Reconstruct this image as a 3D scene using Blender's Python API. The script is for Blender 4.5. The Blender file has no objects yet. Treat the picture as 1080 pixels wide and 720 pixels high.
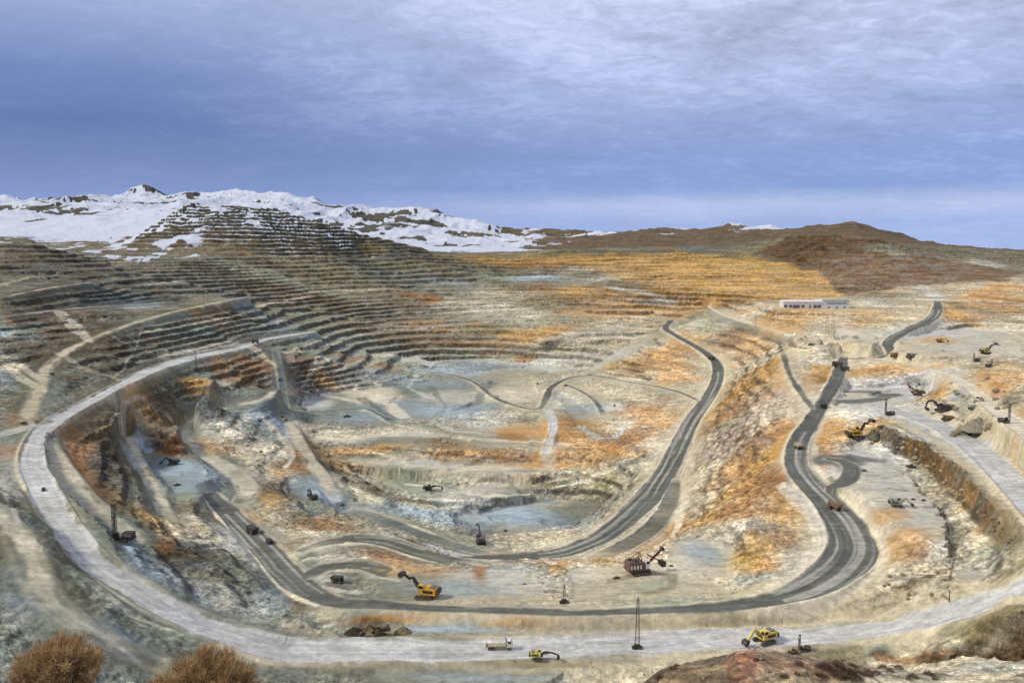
SKYK,EXPO=9.0,.42
import bpy, bmesh, math, random, time
import numpy as np
from mathutils import Vector, Matrix, Euler
T0=time.time()
random.seed(7)
R=math.radians
# ------------------------------------------------------------------ survey camera (used to place things in metres)
F=880.0; HOR=258.0
TH=math.atan((360-HOR)/F); CT,ST=math.cos(TH),math.sin(TH)
def ray(px,py):
    x=(px-540)/F; y=-(py-360)/F
    return x, CT+y*ST, -ST+y*CT
def PZ(px,py,Z):
    x,y,z=ray(px,py); k=Z/z
    return x*k,y*k,Z
def PD(px,py,D):
    x,y,z=ray(px,py); k=D/y
    return x*k,D,z*k
# ------------------------------------------------------------------ noise
def _h(i,j,s):
    n=(i.astype(np.int64)*374761393+j.astype(np.int64)*668265263+s*1442695041)&0xffffffff
    n=((n^(n>>13))*1274126177)&0xffffffff
    n=((n^(n>>16))*2246822519)&0xffffffff
    return ((n^(n>>15))&0xffffff).astype(np.float32)/float(0xffffff)
def vn(x,y,s=0):
    i=np.floor(x); j=np.floor(y); fx=(x-i).astype(np.float32); fy=(y-j).astype(np.float32)
    fx=fx*fx*fx*(fx*(fx*6-15)+10); fy=fy*fy*fy*(fy*(fy*6-15)+10)
    i=i.astype(np.int64); j=j.astype(np.int64)
    a=_h(i,j,s); b=_h(i+1,j,s); c=_h(i,j+1,s); d=_h(i+1,j+1,s)
    return (a+(b-a)*fx)*(1-fy)+(c+(d-c)*fx)*fy
def fbm(x,y,o=4,s=0,g=.5):
    r=0;a=1;t=0
    for k in range(o):
        r=r+a*(vn(x*2.03**k+17.3*k,y*2.03**k-9.1*k,s+k)-.5)*2; t+=a; a*=g
    return r/t
def ridged(x,y,o=4,s=0):
    r=0;a=1;t=0
    for k in range(o):
        r=r+a*(1-np.abs(vn(x*2.1**k+7*k,y*2.1**k,s+k)*2-1)); t+=a; a*=.5
    return r/t
def ss(a,b,x):
    t=np.clip((x-a)/(b-a),0,1); return t*t*(3-2*t)
# ------------------------------------------------------------------ survey of the pit: (px,py,height) ; height is metres below the view point
WK={'outer_haul_road':.86,'bench_haul_road':.85,'main_haul_road':.66,'pit_haul_road':.64,'northern_haul_road':.8,'plateau_road':.75,'west_wall_road':.8}; WKK={'dark':.7,'darkolive':.72,'slate':.7,'white':.85,'darkgrey':.9,'greybeige':.72,'beige':.75,'dustbeige':.8,'pale':.8}
ROADS={}   # name -> (list of points(px,py,Z,halfwidth), kind)
def road(name,pts,hw,kind): kw=WK.get(name,WKK.get(kind,.8)); ROADS[name]=([(p[0],p[1],p[2],kw*(p[3] if len(p)>3 else hw)) for p in pts],kind)
road('outer_haul_road',[(1180,590,-96),(1085,617,-105,6),(1045,634,-112,7),(1000,648,-118,7),(950,659,-123,7),(900,666,-127,7),(850,671,-128,7),(800,674,-128.3,7.5),(700,678,-128.5,8),(600,682,-128.5,8),(500,686,-128,8.5),(400,686,-127,8.5),(320,687,-126,8.5),(285,683,-124.5,7.6),(240,668,-122,6.8),(212,658,-119.5,6.3),(175,641,-115.5,6),(131,615,-110.5,5.8),(96,590,-106.5,5.6),(76,566,-104,5.6),(60,543,-102.5,5.8),(44,513,-101,6),(34,488,-100,6),(38,466,-98.5,6),(55,446,-96,6),(100,421,-95,5.5),(130,405,-95,6),(165,389,-95,8),(205,377,-96,9),(245,369,-97,8),(270,361,-98,6),(290,356,-98,5),(330,350,-98,4)],9,'white')
road('spur_road',[(-120,478,-102),(-60,472,-100),(0,458,-98.5),(30,450,-97),(55,443,-95)],6,'pale')
road('climbing_road',[(40,445,-95),(30,437,-94),(45,405,-88),(50,388,-86),(75,368,-79),(110,352,-73),(150,338,-69),(200,325,-64),(260,313,-60)],3.5,'beige')
road('lower_ring_road',[(50,460,-99.5,3),(58,480,-103,4.5),(70,502,-106),(88,526,-109.5),(110,550,-113),(132,573,-116,6)],6,'dustbeige')
road('main_haul_road',[(222,522,-134,6),(240,540,-135,7.5),(262,562,-135),(282,582,-134),(300,602,-132,9),(320,620,-129.5,9),(350,634,-126.5,6),(400,638,-125,5),(500,643,-124.5,3.5),(600,646,-124.5,3.3),(700,643,-124.5,3.6),(745,641,-124.2,4.6),(780,638,-123.7,6),(830,629,-122,8),(870,612,-120,12),(898,585,-118.5,14),(895,560,-117.5,13),(875,532,-116,11),(852,508,-114.5,10),(840,488,-112.5,8.5),(843,466,-109,8),(857,443,-105.5,7),(868,425,-102.5,6.5),(880,405,-99,7),(887,388,-96.5,7),(889,378,-95,6)],9,'dark')
road('northern_haul_road',[(888,378,-94.5,3),(915,378,-93,3),(940,374,-91,4.5),(937,362,-86,6),(955,350,-82,7),(982,337,-76,7),(989,325,-70,6),(988,318,-66,4)],6,'dark')
road('pit_haul_road',[(470,590,-138,5),(520,588,-141,6),(575,586,-142.5,8),(610,578,-143,9),(645,560,-143,10),(680,528,-142.5,12),(702,500,-141,11),(716,472,-138,10),(730,444,-135,9),(750,415,-129,8.5),(757,398,-124,8),(755,382,-118,7.5),(738,368,-112,7),(715,355,-107,6.5),(702,346,-103,6.5),(708,338,-100,5)],9,'dark')
road('lower_pit_road',[(712,505,-140.5,5),(706,530,-139.5,6),(690,555,-139,6.5),(665,573,-139,6.5),(628,588,-139.5,5)],6,'darkolive')
road('west_loop_road',[(318,580,-131,3),(345,572,-132.5,5),(375,569,-133,7),(405,571,-133.5,7),(440,582,-134,7),(475,591,-134.5,6),(512,594,-135,4)],6,'darkolive')
road('bench_loop_road',[(322,610,-131,5),(345,598,-130,5),(385,597,-129,7),(412,605,-128,6)],6,'darkolive')
road('blue_floor_road',[(352,540,-150,5),(375,541,-151,7),(405,549,-152,7),(440,562,-151,6),(480,575,-147,5),(520,585,-142.5,4)],6,'slate')
road('western_trail',[(256,528,-135.5,6),(262,515,-135,7),(245,497,-134,7),(222,484,-132),(203,472,-130),(195,458,-129),(208,441,-127),(240,429,-124),(275,422,-121),(292,410,-118,3)],5,'greybeige')
road('dusty_trail',[(300,436,-137,6),(318,470,-139,5),(338,500,-142,5),(352,528,-146,5)],5,'greybeige')
road('inner_road',[(440,391,-141.5),(470,394,-141.5),(500,403,-141),(520,418,-140),(545,428,-139),(568,431,-139),(576,420,-138,3.5),(582,408,-138,3.5),(600,399,-137,2.6),(625,396,-136),(660,402,-135),(690,407,-134),(715,413,-133),(738,423,-131.5)],2.2,'darkgrey')
road('inner_spur_road',[(596,405,-137.5),(612,412,-137.5),(628,423,-138),(637,438,-139,2.6)],2.0,'darkgrey')
road('floor_road',[(300,434,-138),(340,434,-139.5),(375,431,-140,2.5),(387,431,-140),(400,437,-141),(416,446,-142,4)],2.4,'darkgrey')
road('floor_exit_road',[(578,432,-139),(584,448,-140),(580,462,-142),(576,478,-145)],3,'white')
road('ramp_road',[(622,394,-135,4),(636,383,-129,5),(655,372,-124),(680,360,-117),(700,348,-110)],4,'pale')
road('plateau_road',[(748,324,-88,3),(765,333,-88),(790,341,-88),(830,352,-88,4),(868,367,-91),(935,380,-92),(985,390,-91,4),(1020,407,-90,6),(1050,432,-89.5,7),(1082,455,-89,8),(1130,490,-88,8)],4,'cream')
road('eastern_loop_road',[(826,372,-91),(832,392,-96),(842,410,-100.5),(855,427,-103.5),(864,436,-104.5)],2.4,'darkgrey')
road('bench_haul_road',[(905,428,-101,5),(945,434,-101.3,8),(985,446,-101.3,9),(1013,461,-101,9),(1040,481,-100.6,9),(1070,510,-100,9),(1105,548,-99,9),(1140,590,-98,9)],10,'white')
road('western_bench_road',[(-60,500,-88,3),(10,555,-93,3),(38,605,-100,4),(58,637,-105,3),(110,672,-112,2.5),(165,700,-119,2.5)],3,'dustbeige')
road('west_wall_road',[(5,313,-46),(50,304,-43),(100,297,-40)],2,'beige')
road('west_wall_lower_road',[(-10,336,-58),(25,331,-58),(60,327,-60),(92,324,-62),(130,322,-64),(190,318,-66)],1.6,'pale')
road('eastern_spur_road',[(846,506,-114.5,3),(862,512,-113.5),(882,512,-112,5),(896,504,-111,6),(898,493,-111,5),(888,486,-111,4),(876,484,-111,3)],5,'dark')
road('steep_slate_track',[(290,370,-104),(294,385,-110),(297,400,-120),(299,416,-129),(301,432,-137)],3.4,'slate')
road('pit_side_track',[(134,458,-123),(150,490,-124),(165,520,-125,3),(178,548,-126,2.5)],3,'greybeige')
# floors: polygon px,py + height
FLOORS=[
 ([(395,612),(470,600),(560,600),(575,635),(400,633)],-126),
 ([(600,600),(640,596),(700,592),(730,600),(780,625),(700,634),(600,636)],-126),
 ([(700,590),(705,570),(745,566),(775,590),(775,612),(730,605)],-127),
 ([(430,655),(520,657),(520,668),(430,668)],-128),
 ([(150,470),(215,490),(222,515),(190,532),(168,512),(150,488)],-128),
 ([(300,505),(348,510),(350,530),(330,530),(305,520)],-142),
 ([(480,545),(560,525),(640,530),(600,558),(520,566)],-160),
 ([(380,497),(430,503),(470,512),(560,508),(560,522),(460,526),(410,514)],-156),
 ([(340,480),(450,485),(600,490),(560,500),(420,496)],-150),
 ([(330,462),(450,455),(560,445),(600,470),(450,472)],-144),
 ([(320,420),(450,400),(560,385),(640,390),(560,395),(570,425),(450,440),(330,445)],-141),
 ([(590,415),(615,425),(632,450),(605,445)],-140),
 ([(870,400),(905,408),(985,408),(960,425),(880,430)],-102),
 ([(900,470),(930,475),(955,498),(995,540),(1010,580),(960,560),(900,515),(880,495)],-110.8),
 ([(930,445),(975,463),(1015,494),(1055,526),(1085,546),(1100,540),(1070,505),(1030,470),(985,445)],-101),
 ([(1010,600),(1055,602),(1050,610),(1015,618)],-112.5),
 ([(950,352),(1030,345),(1085,350),(1085,372),(990,376),(950,372)],-84),
 ([(880,345),(930,345),(925,365),(880,362)],-83),
 ([(815,320),(900,320),(905,328),(815,328)],-72),
 ([(395,702),(600,703),(580,720),(390,721)],-129),
]
LINES=[ # (points with Z)
 [(930,447,-101.3),(980,470,-101),(1020,505,-101),(1060,535,-100.5),(1087,553,-100)],
 [(922,465,-110),(973,490,-110.5),(1009,528,-110.7),(1049,563,-110.8),(1072,585,-111)],
 [(900,668,-129),(960,680,-125),(1010,690,-118),(1085,700,-110),(1180,715,-98)],
 [(1000,668,-121),(1040,655,-113),(1085,645,-105),(1180,620,-93)],
 [(340,664,-128),(430,664,-128),(600,664,-128),(700,661,-128),(780,656,-127.5)],
 [(1000,396,-87),(1030,400,-85),(1085,405,-80)],[(1085,440,-86),(1130,440,-83)],
 [(1000,330,-74),(1040,318,-66),(1085,304,-54),(1150,290,-42)],
 [(960,500,-112.5),(1000,560,-115),(1020,600,-112.5)],
 [(845,540,-117),(800,545,-118),(790,575,-122),(820,600,-122)],
 [(820,520,-117),(815,490,-116),(805,460,-112.5),(808,430,-110),(815,400,-101)],
 [(905,352,-80),(860,358,-82),(835,345,-81)],
 [(470,575,-150),(540,575,-150)],
 [(575,360,-118),(640,345,-107),(690,329,-93)],[(290,338,-86),(400,335,-98),(520,325,-93),(620,322,-90)],[(180,300,-48),(280,308,-63),(400,306,-68),(520,293,-57),(590,292,-56)],
 [(450,380,-140),(520,378,-139),(600,380,-136)],
 [(440,268,-20),(600,266,-17)],
 [(300,380,-110),(330,375,-112),(380,372,-125),(440,374,-135)],
 [(130,440,-112),(128,470,-116),(150,540,-119),(190,580,-122)],
 [(232,400,-105),(200,430,-112),(180,460,-118)],
 [(130,430,-101),(115,450,-103)],
 [(-150,722,-90),(0,722,-103),(150,722,-119),(300,722,-126),(450,722,-129.5),(690,722,-130),(900,722,-130),(1080,722,-126),(1250,722,-120)],
]
DLINES=[ # (points with distance)
 [(-250,215,4200),(0,212,4200),(18,216,4200),(40,218,4200),(75,215,4200),(100,215,4200),(125,207,4200),(143,200,4200),(155,198,4200),(168,203,4200),(182,209,4200),(200,210,4200),(230,207,4100),(260,205,4000),(285,209,3900),(303,206,3800),(316,211,3800),(332,215,3800),(352,223,3800),(380,221,3800),(410,224,3700),(435,223,3600),(455,223,3600),(478,229,3600),(500,240,3600),(520,238,3600),(545,240,3600),(560,247,3600),(580,250,3600),(600,254,3500),(618,249,3500),(635,246,3500),(655,250,3500),(665,249,3500),(685,243,3500),(700,245,3500),(712,240,3500),(730,244,3500),(760,240,3400),(773,237,3400),(790,243,3300),(812,238,3300),(822,243,3200),(845,244,2600),(865,241,2300),(880,240,2200),(900,238,2200),(925,244,2200),(950,247,2200),(970,256,2200),(1000,263,2200),(1030,264,2200),(1045,266,2200),(1055,270,2200),(1070,266,2200),(1090,270,2200),(1300,275,2200)],
 [(-250,229,2600),(0,227,2600),(110,227,2600),(165,224,2500),(200,220,2400)],
 [(-250,256,1750),(0,252,1750),(50,262,1750),(100,271,1750)],
 [(104,272,1560),(125,262,1540),(150,245,1500),(185,223,1500),(205,213,1500),(216,217,1500),(280,220,1500),(305,226,1500),(330,233,1500),(380,246,1520),(430,258,1550),(480,266,1600),(540,266,1650),(600,263,1650),(690,267,1600),(720,264,1560),(760,269,1560),(830,276,1500),(862,284,1400)],
 [(846,252,3400),(900,254,3400),(960,262,3400),(1000,268,3400),(1040,270,3400),(1085,273,3400),(1320,277,3400)],[(840,262,5200),(1000,268,5200),(1320,272,5200)],
 [(230,238,2100),(330,244,2100),(420,260,2100),(480,263,2300)],
 [(400,246,2900),(440,247,2900),(500,254,2900),(570,256,2900)],
 [(600,259,2300),(700,258,2300),(800,256,2300)],
 [(780,262,1750),(820,252,1600),(845,250,1550),(880,250,1500),(925,253,1450),(950,262,1430),(968,268,1420),(1000,272,1400),(1040,278,1350),(1085,284,1350),(1200,290,1350)],
 [(820,296,1330),(880,306,1200),(930,303,1130),(1000,298,1130),(1085,294,1130)],
 [(690,300,1260),(760,306,1200),(860,314,1100)],
 [(-150,262,1100),(0,256,1100),(30,255,1100),(60,263,1120),(95,274,1150)],
 [(120,281,1150),(200,273,1180),(300,271,1330),(400,272,1450)],
 [(600,290,1450),(640,293,1400),(690,288,1350)],
]
# near slope under the viewer, and the red mound right of it
def near_z(d): return np.where(d<6,-1.6-.46*d,-.60*d-.76)
# ------------------------------------------------------------------ solve heights on a fan-shaped survey grid
def rowset(spec):
    out=[]
    for a,b,n in spec: out.append(np.exp(np.linspace(math.log(a),math.log(b),n,endpoint=False)))
    return np.concatenate(out+[np.array([spec[-1][1]])])
sd=rowset([(1.5,60,32),(60,225,64),(225,1700,608),(1700,9000,111)])   # 816 rows
su=np.linspace(-.9,.9,576)
NV,NU=len(sd),len(su)
SD,SU=np.meshgrid(sd,su,indexing='ij'); SX=SU*SD; SY=SD
def dense(pts,step=2.0):
    """Catmull-Rom through world points"""
    P=np.array(pts,float); n=len(P); out=[]
    for i in range(n-1):
        p0=P[max(i-1,0)];p1=P[i];p2=P[i+1];p3=P[min(i+2,n-1)]
        L=np.linalg.norm((p2-p1)[:2]); m=max(2,int(L/step)); m=min(m,200)
        t=np.linspace(0,1,m,endpoint=False)[:,None]
        out.append(.5*((2*p1)+(-p0+p2)*t+(2*p0-5*p1+4*p2-p3)*t*t+(-p0+3*p1-3*p2+p3)*t**3))
    out.append(P[-1:]); return np.concatenate(out)
def seg_stamp(pts,dist,val,us,ds,X,Y,pad,lat=None,alo=None):
    """min distance to polyline, with interpolated extra columns"""
    s=0.
    for i in range(len(pts)-1):
        a=pts[i];b=pts[i+1]; r=max(a[3],b[3])+pad
        y0=min(a[1],b[1])-r;y1=max(a[1],b[1])+r
        L=math.hypot(b[0]-a[0],b[1]-a[1]); 
        if L<1e-6: continue
        i0=np.searchsorted(ds,max(y0,ds[0]));i1=np.searchsorted(ds,y1)+1
        xa=min(a[0],b[0])-r; xb=max(a[0],b[0])+r; yy=max(y0,1.5)
        ua=min(xa/yy,xa/y1); ub=max(xb/yy,xb/y1)
        j0=np.searchsorted(us,ua);j1=np.searchsorted(us,ub)+1
        if i1<=i0 or j1<=j0: s+=L; continue
        x=X[i0:i1,j0:j1]; y=Y[i0:i1,j0:j1]
        if x.size==0: s+=L; continue
        tx,ty=(b[0]-a[0])/L,(b[1]-a[1])/L
        q=(x-a[0])*tx+(y-a[1])*ty; t=np.clip(q/L,0,1)
        dx=x-(a[0]+t*L*tx); dy=y-(a[1]+t*L*ty); d=np.hypot(dx,dy)
        D=dist[i0:i1,j0:j1]; m=d<D
        D[m]=d[m]
        for k,V in enumerate(val):
            vv=a[2+k]+(b[2+k]-a[2+k])*t; V[i0:i1,j0:j1][m]=vv[m]
        if lat is not None:
            sg=(x-a[0])*ty-(y-a[1])*tx; lat[i0:i1,j0:j1][m]=(d*np.sign(sg))[m]
            alo[i0:i1,j0:j1][m]=(s+t*L)[m]
        s+=L
def in_poly(x,y,P):
    c=np.zeros(x.shape,bool); n=len(P)
    for i in range(n):
        x1,y1=P[i][:2];x2,y2=P[(i+1)%n][:2]
        if y1==y2: continue
        m=((y1>y)!=(y2>y))&(x<(x2-x1)*(y-y1)/(y2-y1)+x1); c^=m
    return c
Zc=np.zeros((NV,NU)); Mc=np.zeros((NV,NU),bool)
# near slope
k=SD<np.where((SU<-.15)|(SU>.34),165,215); Zc[k]=near_z(SD[k]); Mc[k]=True
# red mound on the right
mx=[(610,760),(672,726),(700,708),(725,699),(765,691),(800,687),(850,691),(900,699),(960,712),(1010,716),(1100,708),(1200,700)]
mu=np.array([(p[0]-540)/F/(CT-(p[1]-360)/F*ST) for p in mx]); mt=np.array([ray(*p)[2]/ray(*p)[1] for p in mx])
def mound(U,D):
    t=np.interp(U,mu,mt,left=-.62,right=mt[-1]); w=np.exp(-((D-98)/20.)**2)
    return (t*D)*w+near_z(D)*(1-w), w
mz,mw=mound(SU,SD); kk=(SD>50)&(SD<150)&(SU>-.05); Zc[kk]=mz[kk]
Zc[sd>=8000]=-120; Mc[sd>=8000]=True
def put_line(W,hw):
    D=np.full((NV,NU),1e9); V=np.zeros((NV,NU)); H=np.zeros((NV,NU))
    seg_stamp([(p[0],p[1],p[2],hw(p)) for p in W],D,[V,H],su,sd,SX,SY,1.)
    m=D<=np.maximum(H,0); Zc[m]=V[m]; Mc[m]=True
for P,Zf in FLOORS:
    W=[PZ(p[0],p[1],Zf) for p in P]; m=in_poly(SX,SY,W); Zc[m]=Zf; Mc[m]=True
for Ln in LINES:
    W=dense([PZ(*p) for p in Ln],3.); put_line(W,lambda p:max(.8,.0026*p[1]))
for Ln in DLINES:
    W=dense([PD(*p) for p in Ln],30.); put_line(W,lambda p:.0065*p[1] if p[1]>1650 else .003*p[1])
RW={}
for n,(pts,kind) in ROADS.items():
    RW[n]=dense([PZ(p[0],p[1],p[2])+(p[3],) for p in pts],3.)
    D=np.full((NV,NU),1e9); V=np.zeros((NV,NU)); H=np.zeros((NV,NU))
    seg_stamp(RW[n],D,[V,H],su,sd,SX,SY,2.)
    m=D<=H+.3; Zc[m]=V[m]; Mc[m]=True
def solve(Z,M,ld,us,it):
    nv,nu=Z.shape
    if nv>26 and nu>18 and nv%2==0 and nu%2==0:
        w=M.astype(float); r=lambda A:A.reshape(nv//2,2,nu//2,2).sum((1,3))
        ws=r(w); zc=np.where(ws>0,r(Z*w)/np.maximum(ws,1e-9),0)
        c=solve(zc,ws>0,ld.reshape(-1,2).mean(1),us.reshape(-1,2).mean(1),it)
        up=np.repeat(np.repeat(c,2,0),2,1); Z=np.where(M,Z,up)
    du=us[1]-us[0]
    dv=np.gradient(ld)[:,None]
    wu=1/du**2; wv=1/dv**2; tot=2*wu+2*wv
    for k in range(it):
        Pd=np.pad(Z,1,mode='edge')
        N=((Pd[1:-1,:-2]+Pd[1:-1,2:])*wu+(Pd[:-2,1:-1]+Pd[2:,1:-1])*wv)/tot
        Z=np.where(M,Z,Z+1.0*(N-Z))
    return Z
init=np.where(Mc,Zc,Zc[Mc].mean())
Zs=solve(init,Mc,np.log(sd),su,160)
print('solved',time.time()-T0)
# ------------------------------------------------------------------ fine mesh grid
md=rowset([(1.5,60,36),(60,225,150),(225,1700,830),(1700,8600,190)])
mu_=np.linspace(-.82,.82,1380)
U,Dg=np.meshgrid(mu_,md); X=U*Dg; Y=Dg
X=X.astype(np.float64)
ri=np.interp(md,sd,np.arange(NV)); ci=np.interp(mu_,su,np.arange(NU))
def bil(A):
    i=np.clip(ri.astype(int),0,NV-2); j=np.clip(ci.astype(int),0,NU-2); fi=(ri-i)[:,None]; fj=(ci-j)[None]
    return (A[i][:,j]*(1-fj)+A[i][:,j+1]*fj)*(1-fi)+(A[i+1][:,j]*(1-fj)+A[i+1][:,j+1]*fj)*fi
wxx=fbm(X/13,Y/13,3,5)*3.2+fbm(X/60,Y/60,2,7)*6; wyy=fbm(X/13+70,Y/13,3,5)*3.2+fbm(X/60+70,Y/60,2,7)*6
wk_=ss(235,300,Y)*(1-ss(1500,1640,Y))*ss(5,30,np.abs(Y-330)*.5+28)
Xw=X+wxx*wk_; Yw=Y+wyy*wk_
rI=np.interp(Yw,sd,np.arange(NV)); cI=np.interp(Xw/Yw,su,np.arange(NU))
i_=np.clip(rI.astype(int),0,NV-2); j_=np.clip(cI.astype(int),0,NU-2); fi_=rI-i_; fj_=cI-j_
Z=(Zs[i_,j_]*(1-fj_)+Zs[i_,j_+1]*fj_)*(1-fi_)+(Zs[i_+1,j_]*(1-fj_)+Zs[i_+1,j_+1]*fj_)*fi_
# influence of roads and floors
near=np.full(X.shape,1e9); rz=np.zeros(X.shape); rh=np.ones(X.shape); lat=np.zeros(X.shape); alo=np.zeros(X.shape)
KIND=np.full(X.shape,-1,np.int16); RN=list(ROADS)
best=np.full(X.shape,1e9)
for n in RN:
    D=np.full(X.shape,1e9); V=np.zeros(X.shape); H=np.ones(X.shape); la=np.zeros(X.shape); al=np.zeros(X.shape)
    seg_stamp(RW[n],D,[V,H],mu_,md,X,Y,26.,la,al)
    e=D-H; m=e<best
    best[m]=e[m]; rz[m]=V[m]; rh[m]=H[m]; lat[m]=la[m]; alo[m]=al[m]; KIND[m]=RN.index(n)
edge=best                                   # metres beyond road edge (negative on the road)
fl=np.zeros(X.shape)
for P,Zf in FLOORS:
    W=[PZ(p[0],p[1],Zf) for p in P]
    fl=np.maximum(fl,in_poly(X+fbm(X/9,Y/9,2,3)*3,Y,W).astype(float))
for k in range(6):   # soften floor mask
    p=np.pad(fl,1,mode='edge'); fl=(p[1:-1,:-2]+p[1:-1,2:]+p[:-2,1:-1]+p[2:,1:-1]+fl*2)/6
GX=np.gradient(Z,axis=1)/np.gradient(X,axis=1); 
gy=np.gradient(Z,axis=0)/np.gradient(Y,axis=0)-GX*U
slope=np.hypot(GX,gy)
NC=np.where((U<-.15)|(U>.34),168,215)
rock=np.clip(1-fl,0,1)*ss(0,16,edge)
rockn=np.clip(1-fl,0,1)*ss(.5,5,edge)
isfar=ss(1700,2300,Y)
steep=ss(.03,.16,slope)
# benches cut in the walls
warp=fbm(X/150,Y/150,3,11)*3.0+fbm(X/24,Y/24,2,14)*.35
hm_=ss(1150,1300,Y)*ss(0,-.06,U)
def terr(H,A):
    q=(Z+warp)/H; f=q-np.floor(q); return (np.floor(q)+ss(A,.96,f))*H-warp,f
za,fa=terr(5.,.62); zc,fc=terr(4.0,.70); ze,fe_=terr(6.2,.66); nz_=ss(-.12,.16,fbm(X/210,Y/130,3,27)); zc=zc*(1-nz_)+ze*nz_; zb,fb=terr(6.2,.5)
mm_=(Y>640).astype(float)
zt=(za*(1-mm_)+zc*mm_)*(1-hm_)+zb*hm_; fr=np.where(hm_>.5,fb,np.where(mm_>.5,fc,fa))
tw=rock*steep*(1-isfar)*(Y>NC+5)
wfar=ss(450,900,Y)
tw=tw*(1-.9*ss(1150,1300,Y)*ss(.25,.32,U))*(1-.6*ss(.14,.2,U)*(1-ss(1050,1150,Y)))*(.7+.3*wfar)*(.80+.55*fbm(X/110,Y/60,3,21))*(1-(1-ss(560,700,Y))*(.25+1.1*np.clip(fbm(X/45,Y/45,3,23)+.15,0,.6)))
Zt=Z+(zt-Z)*np.clip(tw,0,1)
# rubble, gullies
amp=rock*(1-.78*ss(420,800,Y))*(.3+.75*steep)*(1-isfar)*(Y>NC)
gl=1+.9*ss(500,1400,Y)
Zt+=amp*gl*(fbm(X/26,Y/26,3,31)*1.7+fbm(X/7.5,Y/7.5,3,37)*.75+(ridged(X/13,Y/13,3,41)-.5)*1.3*steep)
Zt+=rockn*(Y>NC)*(1-isfar)*(fbm(X/2.6,Y/2.6,2,43)*.4+(ridged(X/5,Y/5,2,45)-.5)*.7*steep)
mq=(Z+fbm(X/75,Y/75,4,25)*5.5)/2.5; mf=mq-np.floor(mq)
Zt+=fl*(Y>420)*(Y<1200)*((np.floor(mq)+ss(.8,.98,mf))-mq)*2.5*.85
Zt+=ss(.5,1.1,slope)*(1-isfar)*(Y>NC)*ss(0,2,edge)*(ridged(X/4.5,Y/4.5,3,47)-.55)*2.6
Zt+=fl*(Y>NC)*(fbm(X/14,Y/14,3,51)*.22+fbm(X/3,Y/3,2,53)*.07)
# near slope and mound
nr=(Y<=NC)
Zt+=nr*np.minimum(Y*.012,1.0)*(fbm(X/6,Y/6,4,61)*.9+ (ridged(X/2.2,Y/2.2,3,66)-.5)*.5)
# mountains
mt_=ss(1650,2400,Y)
edgecrest=mt_*ss(-.9,-.5,-np.abs(Y-3900)/2200)
sz=ss(.35,-.2,U)
Zt+=mt_*((ridged(X/520,Y/620,5,71)-.55)*(16+40*ss(2300,3400,Y)*sz)+(ridged(X/190,Y/330,4,74)-.55)*(24+24*ss(2300,3400,Y)*sz)+fbm(X/60,Y/60,4,73)*7)
hl=ss(1250,1450,Y)*(1-mt_)
Zt+=hl*(fbm(X/180,Y/180,4,77)*6+(ridged(X/70,Y/70,3,79)-.5)*np.where(U>.28,9,5))
# roads pressed in, with earth berms along them
onr=1-ss(0,3.5,edge)
zr=rz+fbm(X/12,Y/12,2,91)*.12
Zt=Zt*(1-onr)+zr*onr
softk=np.array([ROADS[n][1] in('beige','greybeige','dustbeige','pale') for n in RN])[np.clip(KIND,0,None)]
bn=np.where(softk,.12,1.)*np.where(rh>4.5,1.,.3)*(.55+.45*np.clip(fbm(X/9,Y/9,2,95)+.6,0,1.3))
Zt+=bn*1.0*np.exp(-((edge-.6)/.75)**2)*(Y>NC)
Z=Zt
def hit(px,py):
    x,y,z=ray(px,py); u=x/y; t=z/y
    c=np.interp(u,mu_,np.arange(len(mu_))); j=int(min(max(c,0),len(mu_)-2)); f=c-j
    col=(Z[:,j]*(1-f)+Z[:,j+1]*f)/md
    k=np.nonzero(col>=t)[0]
    if len(k)==0: return None
    i=k[0]
    if i==0: return (u*md[0],md[0],t*md[0])
    g=(t-col[i-1])/(col[i]-col[i-1]); d=md[i-1]+(md[i]-md[i-1])*g
    return (u*d,d,t*d)
def ground(x,y):
    """height of the finished ground at a world point"""
    r=np.interp(y,md,np.arange(len(md))); c=np.interp(x/y,mu_,np.arange(len(mu_)))
    i=int(min(r,len(md)-2)); j=int(min(max(c,0),len(mu_)-2)); f=r-i; g=c-j
    return float((Z[i,j]*(1-g)+Z[i,j+1]*g)*(1-f)+(Z[i+1,j]*(1-g)+Z[i+1,j+1]*g)*f)
print('heights',time.time()-T0)
# ------------------------------------------------------------------ mineral colours of the ground, plus some painted shade (albedo, authored as sRGB)
def s2l(c):
    c=np.array(c,float)/255.; return np.where(c<=.04045,c/12.92,((c+.055)/1.055)**2.4)
PAL={k:s2l(v) for k,v in dict(W=(200,198,188),PG=(196,192,174),B=(148,160,158),LB=(168,184,188),C=(224,212,182),T=(200,186,152),O=(206,160,98),R=(158,110,60),OC=(190,148,80),
 DB=(84,74,54),BR=(122,104,72),G=(120,124,108),DG=(80,84,72),OL=(136,128,90),RD=(106,106,96),GR=(150,156,130),RB=(112,88,62),SL=(104,112,106),RO=(94,96,84),DT=(86,88,82),GB=(200,190,162),YO=(190,160,88),PK=(204,184,160),RE=(144,88,56)).items()}
COL=np.zeros(X.shape+(3,))
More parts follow.
